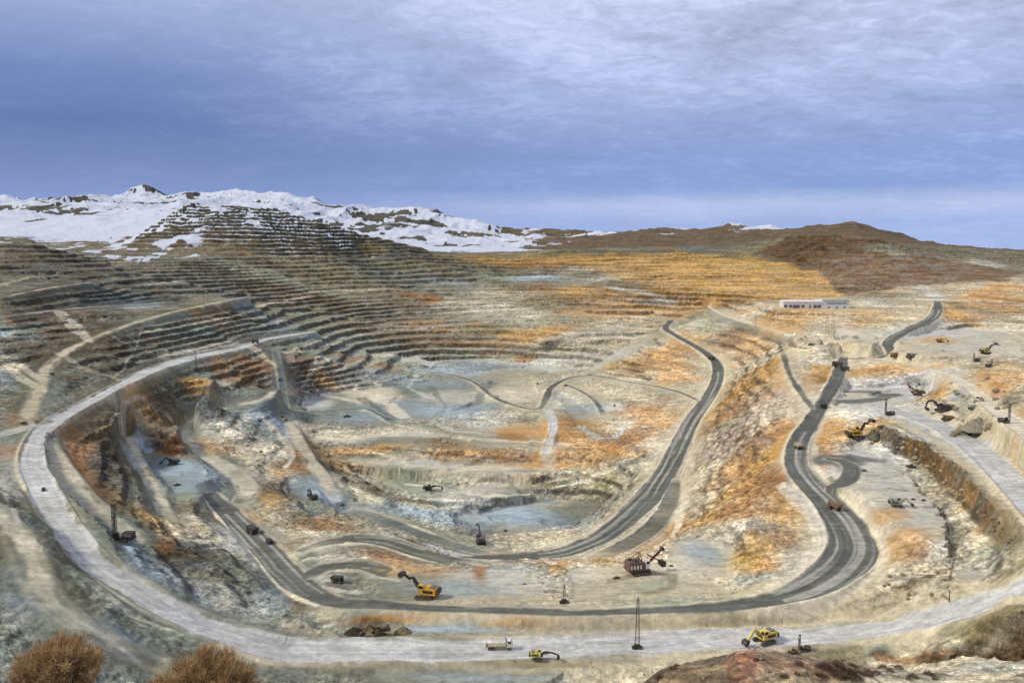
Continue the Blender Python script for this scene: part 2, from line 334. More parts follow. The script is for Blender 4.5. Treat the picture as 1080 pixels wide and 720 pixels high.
# base coat: grey in the west, cream in the east, ochre beyond
we=ss(-.35,.35,U+fbm(X/120,Y/120,3,101)*.12)[...,None]
base=PAL['G']*(1-we)+PAL['T']*we
far=ss(900,1300,Y)[...,None]; base=base*(1-far)+(PAL['G']*.45+PAL['BR']*.55)*far*1.0
COL[:]=base
wx=fbm(X/40,Y/40,4,111); wy=fbm(X/40+50,Y/40,4,113); wx2=fbm(X/8,Y/8,3,115); wy2=fbm(X/8,Y/8+40,3,117)
def blend(sl,w,c,):
    COL[sl]=COL[sl]*(1-w[...,None])+c*w[...,None]
def sl_of(y0,y1,xa,xb):
    y0=max(y0,1.6); i0=np.searchsorted(md,y0); i1=np.searchsorted(md,max(y1,y0+.1))+1
    ua=min(xa/y0,xa/max(y1,y0)); ub=max(xb/y0,xb/max(y1,y0))
    j0=np.searchsorted(mu_,ua); j1=np.searchsorted(mu_,ub)+1
    return (slice(i0,i1),slice(j0,j1))
def spot(px,py,rx,ry,c,op=.85,soft=.5,tex=.0):
    c0=hit(px,py)
    if c0 is None: return
    l=hit(px-rx,py) or c0; r=hit(px+rx,py) or c0; t=hit(px,py-ry) or c0; b=hit(px,py+ry) or c0
    ax=np.array([rx*c0[1]/F,0.]); 
    dep=abs(t[1]-b[1])/2; dmin=ry*c0[1]/F; dep=min(max(dep,dmin),ry*c0[1]/F*9)
    cy=(c0[1]+np.clip((t[1]+b[1])/2,c0[1]-dep,c0[1]+dep))/2
    u0=c0[0]/c0[1]
    ext=1.7
    s=sl_of(cy-dep*ext,cy+dep*ext,(u0*cy)-abs(ax[0])*ext-abs(u0)*dep*ext,(u0*cy)+abs(ax[0])*ext+abs(u0)*dep*ext)
    x=X[s];y=Y[s]
    if x.size==0: return
    fx=(x-u0*y)/ax[0]+wx[s]*.55+wx2[s]*.22; fy=(y-cy)/dep+wy[s]*.55+wy2[s]*.22
    rr=np.sqrt(fx*fx+fy*fy)
    w=(1-ss(1-soft,1+soft*.4,rr))*op
    if tex: w=w*np.clip(1-tex+tex*2*(.5+fbm(x/16,y/16,3,131)),0,1)
    blend(s,w,PAL[c])
def stroke(pts,wpx,c,op=.9,soft=.4,rag=.3):
    W=[]
    for i,p in enumerate(pts):
        h=hit(p[0],p[1])
        if h is None: continue
        a=pts[max(i-1,0)];b=pts[min(i+1,len(pts)-1)]; tx,ty=b[0]-a[0],b[1]-a[1]; L=math.hypot(tx,ty) or 1
        w=p[2] if len(p)>2 else wpx
        nx,ny=-ty/L*w,tx/L*w
        g=hit(p[0]+nx,p[1]+ny) or h; k=hit(p[0]-nx,p[1]-ny) or h
        hw=math.hypot(g[0]-k[0],g[1]-k[1])/2; mn=w*h[1]/F; hw=min(max(hw,mn),mn*7)
        W.append((h[0],h[1],0.,hw))
    if len(W)<2: return
    W=np.array(W); W2=[W[0]]
    D=np.full(X.shape,1e9); H=np.ones(X.shape); V=np.zeros(X.shape)
    mxh=W[:,3].max()
    seg_stamp([tuple(q) for q in W],D,[V,H],mu_,md,X,Y,mxh*.6)
    ys=W[:,1]; xs=W[:,0]; m=mxh*2
    s=sl_of(ys.min()-m,ys.max()+m,xs.min()-m,xs.max()+m)
    r=D[s]/H[s]+(wx2[s]*.6+wx[s]*.5)*rag
    w=(1-ss(1-soft,1+soft*.3,r))*op
    blend(s,w,PAL[c])
def area(pts,c,op=.9,soft=12.,warp=14.):
    W=[hit(*p) for p in pts]; W=[w for w in W if w]
    ys=[w[1] for w in W]; xs=[w[0] for w in W]; s=sl_of(min(ys)-60,max(ys)+60,min(xs)-60,max(xs)+60)
    x=X[s]+(wx[s]+wx2[s]*.4)*warp; y=Y[s]+(wy[s]+wy2[s]*.4)*warp
    m=in_poly(x,y,W).astype(float)
    for k in range(3):
        q=np.pad(m,1,mode='edge'); m=(q[1:-1,:-2]+q[1:-1,2:]+q[:-2,1:-1]+q[2:,1:-1]+q[1:-1,1:-1])/5
    blend(s,m*op,PAL[c])
SPOTS='''
60 300 160 40 DB .8
130 262 130 14 DB .8
250 262 140 20 BR .7
130 312 120 22 DG .7
60 345 60 25 DB .7
130 318 60 10 SL .6
150 322 20 6 B .6
225 325 35 12 BR .8
215 335 30 8 OC .5
110 380 90 35 DB .75
105 360 30 14 RB .4
20 400 24 30 OL .5
6 398 16 14 B .8
5 345 16 12 GR .8
4 352 10 4 LB .9
12 338 10 4 R .6
12 385 20 9 C .4
10 425 26 12 DB .7
25 440 30 8 R .45
10 478 34 10 R .8
180 350 60 12 G .6
240 348 60 8 BR .5
165 345 70 6 GR .4
300 300 80 12 OL .7
290 295 90 7 GR .5
345 285 60 12 OL .7
410 268 22 8 SL .7
395 262 20 8 YO .4
330 262 30 12 BR .7
430 282 60 8 OL .7
330 318 60 12 BR .7
290 330 70 10 OL .5
300 345 90 9 B .55
430 316 40 12 BR .85
440 312 28 6 R .7
440 300 80 8 G .6
470 296 50 6 B .5
500 276 60 7 OL .8
560 268 100 5 OL .8
600 273 120 6 OC .8
560 280 80 4 R .6
640 281 70 4 C .6
570 292 34 5 LB .9
520 290 40 5 GR .7
650 292 50 5 PG .8
565 306 24 7 R .75
520 312 50 8 T .6
500 322 70 6 C .5
610 308 40 9 OC .8
620 316 60 8 R .55
570 322 40 8 OL .7
600 336 50 9 GR .6
540 332 50 8 C .5
650 326 70 14 O .7
690 300 28 16 RB .8
700 312 30 10 R .6
720 330 60 10 O .7
670 340 40 8 C .6
720 340 40 10 GR .6
460 345 60 10 R .7
445 357 36 8 BR .8
400 350 60 8 BR .6
340 355 50 10 G .6
510 350 50 8 OL .6
560 352 50 10 OC .8
590 345 30 6 R .5
500 362 60 5 R .6
620 356 60 7 C .6
650 375 36 8 PG .6
780 285 100 16 OC .95
820 298 80 16 OC .95
740 275 60 8 YO .7
830 286 50 8 O .4
770 302 90 8 OC .9
730 318 60 6 O .7
800 312 80 4 DG .5
780 318 60 5 R .5
900 275 90 24 RB 1
960 282 80 16 RB 1
850 262 60 12 RB .8
880 300 60 10 BR .9
1000 285 80 12 RB .9
1040 300 60 8 T .6
930 308 60 6 BR .8
990 300 60 6 T .6
1040 278 26 4 PG .6
700 262 14 5 R .5
735 262 20 6 SL .7
690 256 40 8 BR .7
780 266 60 4 OL .6
780 332 60 10 C .6
840 338 60 14 O .8
880 345 40 10 C .6
800 326 40 4 O .6
915 335 30 12 OC .6
925 318 20 6 PG .7
900 355 60 12 C .7
950 350 40 12 PG .8
1050 310 50 14 O .9
1055 325 34 9 R .7
1000 330 24 12 OC .8
1025 335 24 8 R .6
1060 345 40 8 C .7
1000 350 60 10 W .8
995 358 24 5 O .95
1040 365 60 12 PG .8
1070 375 30 10 C .6
1040 385 30 5 BR .7
1060 400 34 16 O .8
1050 410 20 8 R .6
1035 395 20 8 OC .7
1068 420 16 10 DB .7
1080 440 20 12 O .7
860 378 30 6 C .8
915 390 50 8 O .9
900 392 40 6 R .35
960 395 40 8 O .8
870 392 22 12 OC .9
860 402 18 12 R .5
860 425 16 10 C .7
905 410 26 8 C .6
930 406 60 8 W .95
960 415 60 10 W .9
990 413 20 10 O .85
980 422 24 6 OC .6
1015 415 16 10 B .8
900 424 50 10 PG .9
935 436 60 10 W .8
885 440 30 12 C .9
880 455 26 18 O .9
874 470 16 22 O .95
866 480 10 20 R .5
880 498 16 14 C .9
925 450 24 12 O .8
930 466 24 14 C .9
905 475 40 12 PG .9
925 485 60 16 W .8
925 510 50 24 PG .9
950 540 60 26 PG .9
990 580 36 34 PG .9
1040 600 40 14 W .5
900 530 20 10 C .8
925 548 34 16 O .75
950 565 30 16 O .8
965 578 20 16 R .6
935 585 30 14 O .6
950 605 50 16 T .9
985 600 30 16 T .8
930 630 60 10 BR .5
960 615 30 6 BR .6
905 640 60 6 T .7
985 562 12 6 YO .4
1000 505 14 14 O .6
1020 525 16 12 OC .7
1040 545 18 14 O .8
1060 560 20 14 BR .7
970 475 16 10 BR .8
985 490 12 9 DB .6
1010 515 12 9 DB .5
1030 535 12 9 DB .5
1070 575 16 8 OL .8
1045 580 30 10 GR .7
1070 600 20 8 OL .7
1030 445 34 10 T .8
1035 450 24 5 BR .5
1060 485 40 20 T .8
1070 470 30 12 O .6
1020 425 14 10 GR .8
1010 440 24 10 C .7
730 360 30 16 O .7
715 375 30 14 R .6
690 380 36 14 O .85
670 390 30 10 R .55
650 385 24 8 OC .6
710 395 26 12 O .8
730 400 16 10 R .5
660 400 20 4 C .7
780 350 30 14 BR .7
770 360 26 10 R .6
800 365 30 14 O .7
745 345 24 8 GR .7
740 333 20 6 GR .7
800 385 40 20 T .8
790 400 40 12 OC .8
775 420 44 12 OC .8
820 400 16 20 O .6
760 440 36 10 R .6
800 440 40 24 PK .8
790 425 40 8 R .5
815 460 26 20 O .9
770 470 40 22 R .75
800 480 30 20 OC .9
745 480 26 24 PK .8
760 500 40 16 O .8
735 505 24 16 T .8
800 510 40 22 R .9
770 530 44 18 O .7
790 540 40 12 R .7
750 545 36 14 OC .85
740 530 20 12 C .6
720 548 26 12 O .6
830 530 26 26 OC .8
840 515 20 14 R .7
800 560 30 12 RB .8
830 565 26 16 R .7
780 555 24 8 PG .7
800 578 30 20 OC .95
810 595 26 14 O .9
790 590 20 16 YO .6
845 590 24 20 PG .7
850 605 26 10 C .8
770 565 20 8 C .7
800 610 30 8 B .6
735 580 34 20 PG 1
745 585 30 12 B .7
700 600 60 18 C .7
660 610 60 14 T .7
690 615 40 10 GR .7
640 598 60 10 T .8
600 600 50 10 C .7
560 610 60 14 PG .8
520 605 60 12 PG .9
480 618 60 10 B .7
500 632 60 6 T .8
600 630 60 8 T .8
700 634 60 6 GR .7
560 588 40 4 O .8
600 592 60 4 R .7
585 596 12 5 OC .9
640 590 40 4 OC .8
690 575 40 10 O .7
715 560 20 12 R .6
505 600 10 6 R .9
440 600 60 5 O .8
400 584 40 6 R .6
390 590 50 6 O .8
360 590 40 10 PG .9
330 575 34 8 C .8
310 560 40 12 T .8
300 575 30 8 R .3
360 560 40 10 T .8
400 563 30 6 C .7
440 572 30 5 BR .7
330 553 40 8 R .6
340 548 24 6 O .6
300 540 30 10 BR .8
275 540 30 16 T .8
265 545 20 8 OC .6
540 540 90 18 LB .95
590 550 50 12 B .9
500 558 50 10 SL .8
620 540 30 12 SL .8
560 566 50 8 T .8
600 572 40 6 C .7
640 555 30 10 C .6
470 545 50 10 B .9
440 540 40 8 LB .8
400 535 40 8 B .7
640 520 50 14 OL .8
660 500 40 16 OL .8
680 480 36 14 G .8
700 465 24 12 C .6
630 530 40 8 G .6
580 512 20 6 OL 1
600 510 26 6 DG .6
560 518 50 6 SL .7
480 518 70 14 PG .9
440 512 50 12 GR .8
520 505 60 8 C .7
500 492 70 7 C .8
540 482 70 7 R .85
580 488 60 7 O .9
500 476 50 6 R .7
470 470 30 6 R .7
460 466 20 5 BR .7
465 480 50 5 O .8
620 480 60 14 O .85
650 465 50 14 R .7
640 480 40 8 OC .8
690 440 40 14 O .8
670 430 30 12 R .6
660 450 30 12 C .5
690 455 30 10 R .5
590 460 30 20 O .85
605 450 26 14 R .6
620 455 20 10 OC .7
580 480 10 20 C .7
550 455 34 10 O .85
540 460 24 6 R .7
520 445 34 10 PG .9
500 430 30 10 B .8
540 415 40 10 C .8
550 405 30 12 T .7
600 420 30 12 PG .8
620 410 40 8 T .8
640 430 20 8 W .7
660 415 30 8 T .6
615 432 24 8 B .8
560 385 60 6 W .8
600 385 50 8 PG .8
550 378 18 5 R .9
520 372 30 5 R .5
480 385 70 6 B .95
470 392 50 4 LB .9
430 380 50 5 PG .7
400 395 60 7 B .8
390 385 40 7 R .5
375 390 26 7 BR .6
450 405 60 8 B .7
440 412 60 8 G .7
400 410 20 6 C .6
480 418 40 8 PG .8
420 430 60 10 B .8
470 432 40 8 LB .7
380 440 50 8 B .9
330 425 24 10 W .9
325 415 14 5 B .8
345 402 16 8 OC .8
350 395 14 5 DG .7
370 410 30 8 C .8
390 418 40 7 C .8
340 412 20 5 B .6
300 400 30 12 B .5
300 390 30 14 BR .6
320 385 30 10 R .5
285 440 30 10 LB .8
300 450 24 14 LB .7
400 455 80 8 C .8
450 450 60 6 OL .5
350 460 50 8 C .7
330 455 20 8 T .7
380 475 60 5 O .9
340 478 40 6 R .7
400 488 60 7 T .9
360 490 30 5 O .7
450 487 50 7 PG .8
310 490 30 8 R .8
300 480 30 8 BR .7
310 475 20 6 R .8
282 472 20 8 C .8
290 500 30 10 O .7
270 500 24 8 C .7
320 512 40 12 B .9
325 520 30 8 SL .7
345 525 24 10 LB .8
370 515 30 14 C .7
390 505 30 8 T .6
380 525 30 8 GR .7
290 515 26 12 BR .8
285 525 24 10 OC .6
265 480 24 14 T .6
250 465 40 12 C .6
240 450 40 10 PG .7
260 440 30 8 B .7
290 425 10 20 SL .7
230 470 24 10 O .6
245 390 34 14 R .9
270 385 30 10 R .8
260 402 30 8 BR .8
205 408 22 12 OC .9
175 400 24 10 G .8
180 425 34 24 BR .8
200 430 24 14 G .6
150 425 30 20 OC .7
165 445 20 16 R .6
180 465 28 12 R .9
190 475 18 6 RE .6
240 420 26 12 G .8
235 410 16 12 C .4
150 440 16 10 T .4
100 430 40 20 BR .8
100 460 50 30 BR .85
90 450 30 16 OL .5
110 490 50 30 DB .7
80 470 22 20 R .5
85 490 20 22 R .7
105 520 26 16 R .7
125 530 30 14 BR .8
130 500 26 30 DB .6
60 455 10 8 R .4
145 462 16 8 LB .9
140 480 10 16 B .8
190 495 40 14 LB .9
200 510 36 16 B .9
170 490 24 10 SL .8
190 525 30 10 GR .8
225 520 10 8 OL .5
215 540 40 12 BR .6
200 555 44 14 T .8
160 550 30 14 OC .6
190 580 34 20 DB .95
220 590 36 16 DB .9
175 575 12 16 R .6
240 570 24 14 PG .7
260 590 24 16 T .8
265 615 40 20 G .8
140 580 16 8 LB .9
160 600 34 14 B .8
200 620 40 16 B .6
250 635 46 18 PG .6
290 635 30 16 B .6
310 640 20 14 BR .7
340 650 30 12 T .7
320 662 40 8 T .7
355 625 34 10 RD .7
340 610 24 6 PG .8
400 652 50 5 R .95
440 650 40 5 O .9
390 662 24 10 DB .95
400 662 16 8 BR .6
420 664 14 7 OL .9
500 650 60 5 T .8
480 662 60 6 LB .9
550 652 50 4 O .9
580 655 40 4 R .6
620 652 60 5 T .9
700 652 60 6 T .7
760 655 40 6 OL .5
700 665 60 4 B .3
540 673 60 3 T .7
590 671 30 4 BR .9
60 560 30 50 OL .8
50 540 20 30 DG .8
80 610 34 40 OL .8
75 590 24 36 DG .7
130 650 40 20 G .8
120 680 50 20 SL .8
170 690 40 20 G .7
40 590 18 30 T .6
20 520 24 40 OL .6
10 500 16 30 PG .5
5 580 20 30 DB .6
10 620 30 20 SL .6
30 640 30 14 B .6
15 655 20 10 W .5
50 660 30 14 GR .6
110 660 40 10 B .5
150 700 40 10 BR .5
190 668 40 8 GR .5
260 690 60 10 T .6
210 700 60 10 DB .7
330 700 70 8 BR .8
300 690 30 6 DB .8
420 695 60 5 T .9
520 697 90 5 OL .8
600 700 60 5 BR .5
520 715 120 7 B .8
640 693 60 5 G .8
660 688 40 5 OL .8
740 680 60 4 G .7
900 672 40 6 G .6
860 688 50 8 DB .6
880 690 34 8 OL .9
920 684 20 6 GR .6
923 689 14 6 DG .9
970 665 34 8 C .7
1000 665 20 8 GR .8
1040 660 34 12 OC .7
1020 655 30 8 OL .8
960 694 40 5 T .7
1040 705 60 10 PG .7
970 710 50 8 G .7
1060 640 30 6 T .7
1040 640 30 4 OL .8
760 700 160 40 RB .85
880 712 90 24 BR .7
730 705 40 14 BR .6
785 700 20 30 RE .8
850 700 60 8 RE .4
'''
STROKES=[
 ([(120,355),(150,370),(190,380)],1,'T',.6),([(60,372),(95,390),(130,400)],1,'T',.5),([(150,345),(140,372),(120,398)],.9,'C',.45),
 ([(0,370),(20,385),(45,400)],1.2,'C',.6),([(0,300),(60,288),(120,284)],.8,'T',.5),([(100,300),(190,296),(300,290)],.8,'PG',.4),
 ([(260,313),(330,308),(420,304)],.8,'T',.6),([(190,320),(240,330),(300,338)],.8,'T',.5),([(330,350),(400,346),(470,343)],.9,'PG',.6),
 ([(440,330),(500,328),(560,325)],.8,'C',.6),([(300,372),(330,362),(370,358)],.9,'C',.5),
 ([(280,440),(300,462),(310,480),(300,495)],1.6,'C',.7),([(310,452),(340,462),(370,466)],1.3,'C',.7),([(355,470),(400,478),(430,490),(420,500)],1.2,'C',.6),
 ([(470,430),(455,445),(480,455),(520,458)],1.2,'PG',.7),([(330,405),(350,418),(380,424),(400,420)],1.2,'C',.7),([(440,395),(430,408),(450,420)],1,'W',.6),
 ([(500,440),(530,446),(560,448)],1,'C',.6),([(520,470),(560,474),(600,470)],1,'T',.6),([(350,395),(370,384),(400,380)],1,'C',.6),
 ([(240,500),(225,488),(205,476)],1.4,'C',.5),([(175,550),(190,566),(215,570),(240,580)],1.6,'C',.6),([(200,545),(230,556),(250,575),(268,598)],1.8,'PG',.7),
 ([(320,590),(345,586),(380,588)],1.2,'C',.6),([(380,604),(400,610),(420,612)],1.4,'C',.5),([(335,618),(355,622),(380,625)],2,'PG',.6),
 ([(300,612),(330,604),(370,603),(400,606),(412,600),(395,593),(360,592),(335,597)],2.6,'RO',.75),
 ([(236,528),(228,524),(222,530),(232,542)],6,'RD',.7),
 ([(0,345),(30,350)],3,'GR',.5),
 ([(8,386),(25,400),(40,408)],1.5,'C',.6),
 ([(62,328),(80,345),(95,360)],1.5,'C',.5),
 ([(150,350),(200,342),(240,335)],1.2,'T',.6),
 ([(170,375),(210,367),(250,362)],1.5,'C',.6),
 ([(265,365),(280,378),(292,386)],1.5,'T',.8),
 ([(262,440),(230,470),(250,480)],1.5,'C',.6),
 ([(232,446),(242,460),(252,464)],2.5,'C',.9),
 ([(150,420),(165,432),(178,440)],2,'PK',.7),
 ([(146,418),(130,430),(125,440)],2.5,'PK',.6),
 ([(330,375),(310,392),(295,410)],2,'RB',.5),
 ([(345,378),(325,398),(302,414)],1.5,'C',.6),
 ([(352,384),(338,400),(310,420)],1.5,'BR',.5),
 ([(300,415),(320,412),(335,405)],1.2,'R',.5),
 ([(292,372),(296,395),(292,425)],3,'SL',.7),
 ([(308,448),(325,468),(345,485),(365,500)],2.5,'BR',.7),
 ([(340,490),(365,503),(395,515),(420,525),(460,531)],3,'DB',.75),  # dark arc: shade along the inner terrace edge, painted into the colour
 ([(460,531),(500,535),(540,533),(580,526)],3,'SL',.7),  # the painted shade arc carried on to the right
 ([(330,492),(360,512),(400,528)],2,'T',.6),
 ([(430,510),(470,518),(520,523),(570,520),(610,508),(640,497)],1.2,'C',.8),
 ([(420,448),(450,456),(500,462),(550,466),(600,468)],1.2,'C',.6),
 ([(390,452),(420,456),(455,460)],1.5,'PG',.7),
 ([(440,449),(480,444),(500,437)],1,'B',.7),
 ([(455,408),(470,428),(460,440)],1.5,'SL',.5),
 ([(520,404),(508,412),(505,425),(480,432)],1.2,'SL',.6),
 ([(385,415),(410,427),(425,440)],2,'C',.8),
 ([(380,420),(400,432),(416,443)],1.2,'DG',.6),
 ([(612,450),(632,462),(650,460),(660,448)],1.5,'W',.8),
 ([(580,432),(586,450),(582,470)],3,'PK',.8),
 ([(700,455),(680,470),(650,492),(620,508)],3,'C',.4),
 ([(720,450),(690,480),(650,515)],4,'C',.4),
 ([(700,420),(670,455),(640,478)],3,'R',.4),
 ([(820,380),(780,410),(750,440)],3,'OC',.7),
 ([(815,390),(775,425),(745,455)],2,'R',.5),
 ([(820,415),(780,450),(745,485)],3,'PK',.7),
 ([(822,430),(790,460),(750,495)],2,'C',.6),
 ([(832,450),(795,480),(755,515)],3,'R',.6),
 ([(835,460),(800,495),(760,530)],3,'OC',.7),
 ([(838,500),(800,525),(760,545)],3,'R',.7),
 ([(748,400),(730,430),(712,450)],2,'C',.4),
 ([(735,505),(722,530),(712,548)],3,'C',.5),
 ([(690,480),(680,500),(650,520)],2,'C',.5),
 ([(828,510),(842,530),(858,548),(862,575),(845,600),(810,622)],5,'C',.75),
 ([(836,515),(860,540),(872,562),(868,585),(850,602)],4,'W',.6),
 ([(905,540),(925,565),(930,590),(915,610),(880,632),(840,645)],6,'C',.75),
 ([(860,470),(860,490),(872,508),(890,512)],3,'C',.9),
 ([(848,508),(866,512),(884,511),(896,503),(897,493),(888,486),(876,485)],6.5,'RD',.95),
 ([(886,482),(905,484),(918,486)],3,'RD',.8),
 ([(935,456),(972,479),(1010,514),(1052,548),(1078,568)],8,'BR',.6),
 ([(945,464),(978,484),(1015,520),(1050,552)],3,'DB',.5),
 ([(955,464),(990,489),(1030,522)],3,'O',.6),
 ([(925,692),(990,688),(1080,682)],4,'R',.7),
 ([(1030,640),(1055,632),(1085,628)],2,'G',.6),
 ([(868,425),(900,423),(930,420),(940,415)],2.2,'RD',.9),
 ([(895,413),(920,413),(940,416)],2,'RD',.8),
 ([(905,407),(930,408)],1.2,'RD',.5),
 ([(830,352),(870,365),(930,375)],1,'G',.4),
 ([(748,334),(790,346),(830,360)],2,'G',.5),
 
 ([(950,438),(1000,462),(1045,500),(1080,535)],2,'LB',.5),
 ([(940,445),(990,475),(1030,508),(1070,548)],1,'G',.4),
 ([(600,668),(700,668),(780,664),(900,655),(980,643)],1,'G',.3),
 ([(505,596),(480,592),(440,584)],1,'C',.5),
 ([(450,575),(480,585),(520,590)],2,'W',.9),
 ([(540,590),(580,592),(620,586),(655,562),(690,528)],1,'C',.7),
 ([(655,590),(690,580),(715,555),(722,525)],2,'C',.6),
 ([(672,552),(700,530),(706,512)],2,'W',.8),
 ([(650,578),(675,560),(695,535)],1.5,'W',.6),
 ([(570,600),(545,618),(560,630)],1.5,'T',.6),
 ([(560,612),(600,615),(640,608)],1.2,'T',.6),
 ([(645,612),(680,604),(710,606),(708,620),(680,626)],2.5,'OL',.6),
 ([(340,615),(360,612),(378,616)],1.5,'DG',.5),
 ([(1003,575),(1006,590),(1002,612)],1.2,'BR',.9),
 ([(994,628),(1000,632)],2,'DB',.8),
 ([(940,620),(970,612),(1000,600)],1.5,'BR',.6),
 ([(925,628),(950,622),(975,612)],1.2,'DB',.5),
 ([(905,500),(930,502)],1,'G',.3),
 ([(938,515),(955,517)],1,'G',.6),
 ([(978,535),(1000,538)],1.2,'DG',.5),
 ([(630,560),(660,545),(690,510)],1,'DG',.0),
 ([(1000,318),(1040,330),(1080,340)],1.5,'BR',.6),
 ([(1000,332),(1040,345)],1.5,'O',.6),
 ([(1030,312),(1080,318)],1.5,'R',.7),
 ([(1020,322),(1080,330)],1.5,'OC',.7),
 ([(960,300),(980,306),(990,316)],1.5,'PG',.7),
 ([(700,270),(780,273),(850,282)],1,'BR',.5),
 ([(700,282),(780,285),(860,294)],1,'RB',.45),
 ([(700,292),(780,296),(870,302)],1,'BR',.5),
 ([(640,302),(670,308),(710,318)],1.2,'PG',.8),
 ([(660,318),(700,322)],1,'W',.6),
 ([(300,660),(330,658),(360,657)],1,'W',.4),
 ([(60,640),(110,670),(150,700)],2,'LB',.6),
 ([(50,650),(100,685)],1.5,'SL',.6),
 ([(100,655),(150,690)],1.2,'SL',.6),
 ([(20,560),(45,610),(55,640)],4,'T',.7),
 ([(0,505),(15,540),(30,580)],3,'PG',.5),
 ([(85,605),(120,640),(160,660),(200,675)],4,'GR',.6),
 ([(95,612),(140,650),(190,668)],2,'C',.5),
]
area([(0,262),(100,276),(200,274),(300,273),(330,300),(260,318),(190,330),(150,345),(70,372),(40,400),(0,420)],'DB',.45)
area([(120,272),(150,247),(205,216),(280,223),(330,236),(400,258),(430,268),(420,290),(300,282),(150,278)],'DG',.7)
for ln in SPOTS.strip().splitlines():
    a=ln.split(); spot(float(a[0]),float(a[1]),float(a[2]),float(a[3]),a[4],min(1.,float(a[5])*.98),.7)
for s in STROKES: stroke(*s)
area([(600,272),(690,269),(720,266),(760,271),(830,277),(862,286),(893,304),(880,317),(800,317),(740,312),(690,304),(640,290)],'OC',.7)
area([(620,275),(700,272),(800,278),(840,290),(780,289),(700,284)],'O',.35)
area([(700,272),(760,274),(830,281),(842,286),(780,283)],'YO',.5)
area([(800,262),(822,255),(845,252),(880,252),(925,255),(950,264),(968,270),(1000,274),(1040,280),(1080,287),(1060,296),(1000,300),(930,306),(890,312),(868,290),(830,276)],'RB',.95)
area([(1000,662),(1030,650),(1085,640),(1085,672),(1040,684),(1000,682)],'OL',.75,6,5)
area([(905,262),(935,257),(955,266),(952,274),(935,268)],'GR',.55,4,4)
print('painted',time.time()-T0)
# roads and their wheel tracks (compacted and dusty lanes)
KC={'white':'W','pale':'PG','beige':'T','dustbeige':'GB','dark':'RD','darkolive':'RO','slate':'SL','greybeige':'GB','darkgrey':'DT','cream':'C'}
kc=np.array([PAL[KC[ROADS[n][1]]] for n in RN]); isdark=np.array([ROADS[n][1] in('dark','darkolive','slate','darkgrey') for n in RN])
K=np.clip(KIND,0,None)
rag=fbm(X/7,Y/7,3,141)*1.3+fbm(X/30,Y/30,2,143)*1.2
softk2=np.array([ROADS[n][1] in('beige','greybeige','dustbeige','pale') for n in RN])[np.clip(KIND,0,None)]
onroad=(1-ss(-.6,.7,(edge+rag*np.where(softk2,1.6,np.where(isdark[np.clip(KIND,0,None)],.6,1.25)))/np.where(softk2,1.8,1.)))*(KIND>=0)
lane=fbm(lat*1.15+fbm(alo/60,alo*0,2,144)*2.,alo/70,3,145)           # long streaks along the road
rc=kc[K]*(1+np.where(isdark[K],.30,.12)[...,None]*lane[...,None])
# dusty centre line between the two lanes of the dark roads
dust=isdark[K]*(ss(.25,.75,fbm(lat*.55+3,alo/160,2,147)+.25))*.55*(rh>5)
rc=rc*(1+.22*fbm(X/16,Y/16,4,148)[...,None])
wob=fbm(alo/38,lat*0,3,181)*1.6
rut=np.zeros(X.shape)
for nm,offs in(('main_haul_road',(1.6,4.6)),('pit_haul_road',(-2.4,1.8))):
    for o_ in offs: rut=np.maximum(rut,(KIND==RN.index(nm))*np.exp(-((lat-o_-wob)/.62)**2)*ss(5.0,6.0,rh)*(.55+.6*fbm(alo/25,lat*0,2,183)))
rw=(KIND==RN.index('outer_haul_road'))|(KIND==RN.index('bench_haul_road'))
rr_=np.zeros(X.shape)
for o_ in (-3.4,-1.2,1.5,3.6): rr_=np.maximum(rr_,rw*np.exp(-((lat-o_-wob*.8)/.5)**2)*np.clip(fbm(alo/30+o_*9,lat*0,3,185)+.35,0,.8))
rc=rc*(1-.22*rr_[...,None])
rut=np.clip(rut,0,.8); rc=rc*(1-rut[...,None])+PAL['PG']*rut[...,None]
rc=rc*(1-dust[...,None])+PAL['PG']*dust[...,None]
# pale shoulders
sh=np.exp(-((edge-1.2)/1.3)**2)*(KIND>=0)*(.45+.4*isdark[K])*np.where(rh>4,1,.5)*(Y<1100)*(.6+.8*np.clip(fbm(X/18,Y/18,2,149)+.3,0,1))
sh=np.clip(sh,0,.9)
COL=COL*(1-sh[...,None])+PAL['C']*sh[...,None]
LEN=np.array([np.hypot(*np.diff(RW[n][:,:2],axis=0).T).sum() for n in RN])[K]
soft_=np.array([ROADS[n][1] in('beige','greybeige','dustbeige','pale','darkolive','darkgrey','slate') for n in RN])[K]
ef=np.where(soft_,ss(0,16,alo+rag*5)*ss(0,16,LEN-alo+rag*5)*(.80+.3*fbm(X/20,Y/20,2,146)),1.)
onroad=onroad*np.clip(ef,0,1); sh=0
COL=COL*(1-onroad[...,None])+rc*onroad[...,None]
# bench treads hold pale crushed rock, faces show fresh stone with shade painted in
gz=np.gradient(Z,axis=0)/np.gradient(Y,axis=0)
gx=np.gradient(Z,axis=1)/np.gradient(X,axis=1)
gs=np.hypot(gx,gz-gx*U)
# snow
sn=np.zeros(X.shape)
far_s=ss(1650,2000,Y)*ss(.12,.0,U+fbm(X/300,Y/300,3,151)*.06)
gz0=np.gradient(Z,axis=0)/np.gradient(Y,axis=0); gx0=np.gradient(Z,axis=1)/np.gradient(X,axis=1)
rockexp=fbm(X/150,Y/190,5,153)*.7+.3*(ridged(X/60,Y/90,4,155)-.6)+.34*(np.hypot(gx0,gz0-gx0*U)-.5)
rexp=ss(.10,.17,rockexp-.05*ss(-.5,-.1,-U)+ .16*ss(-.28,-.1,U)+.30*ss(-.06,.03,U))
sn=np.maximum(sn,far_s*(1-rexp))
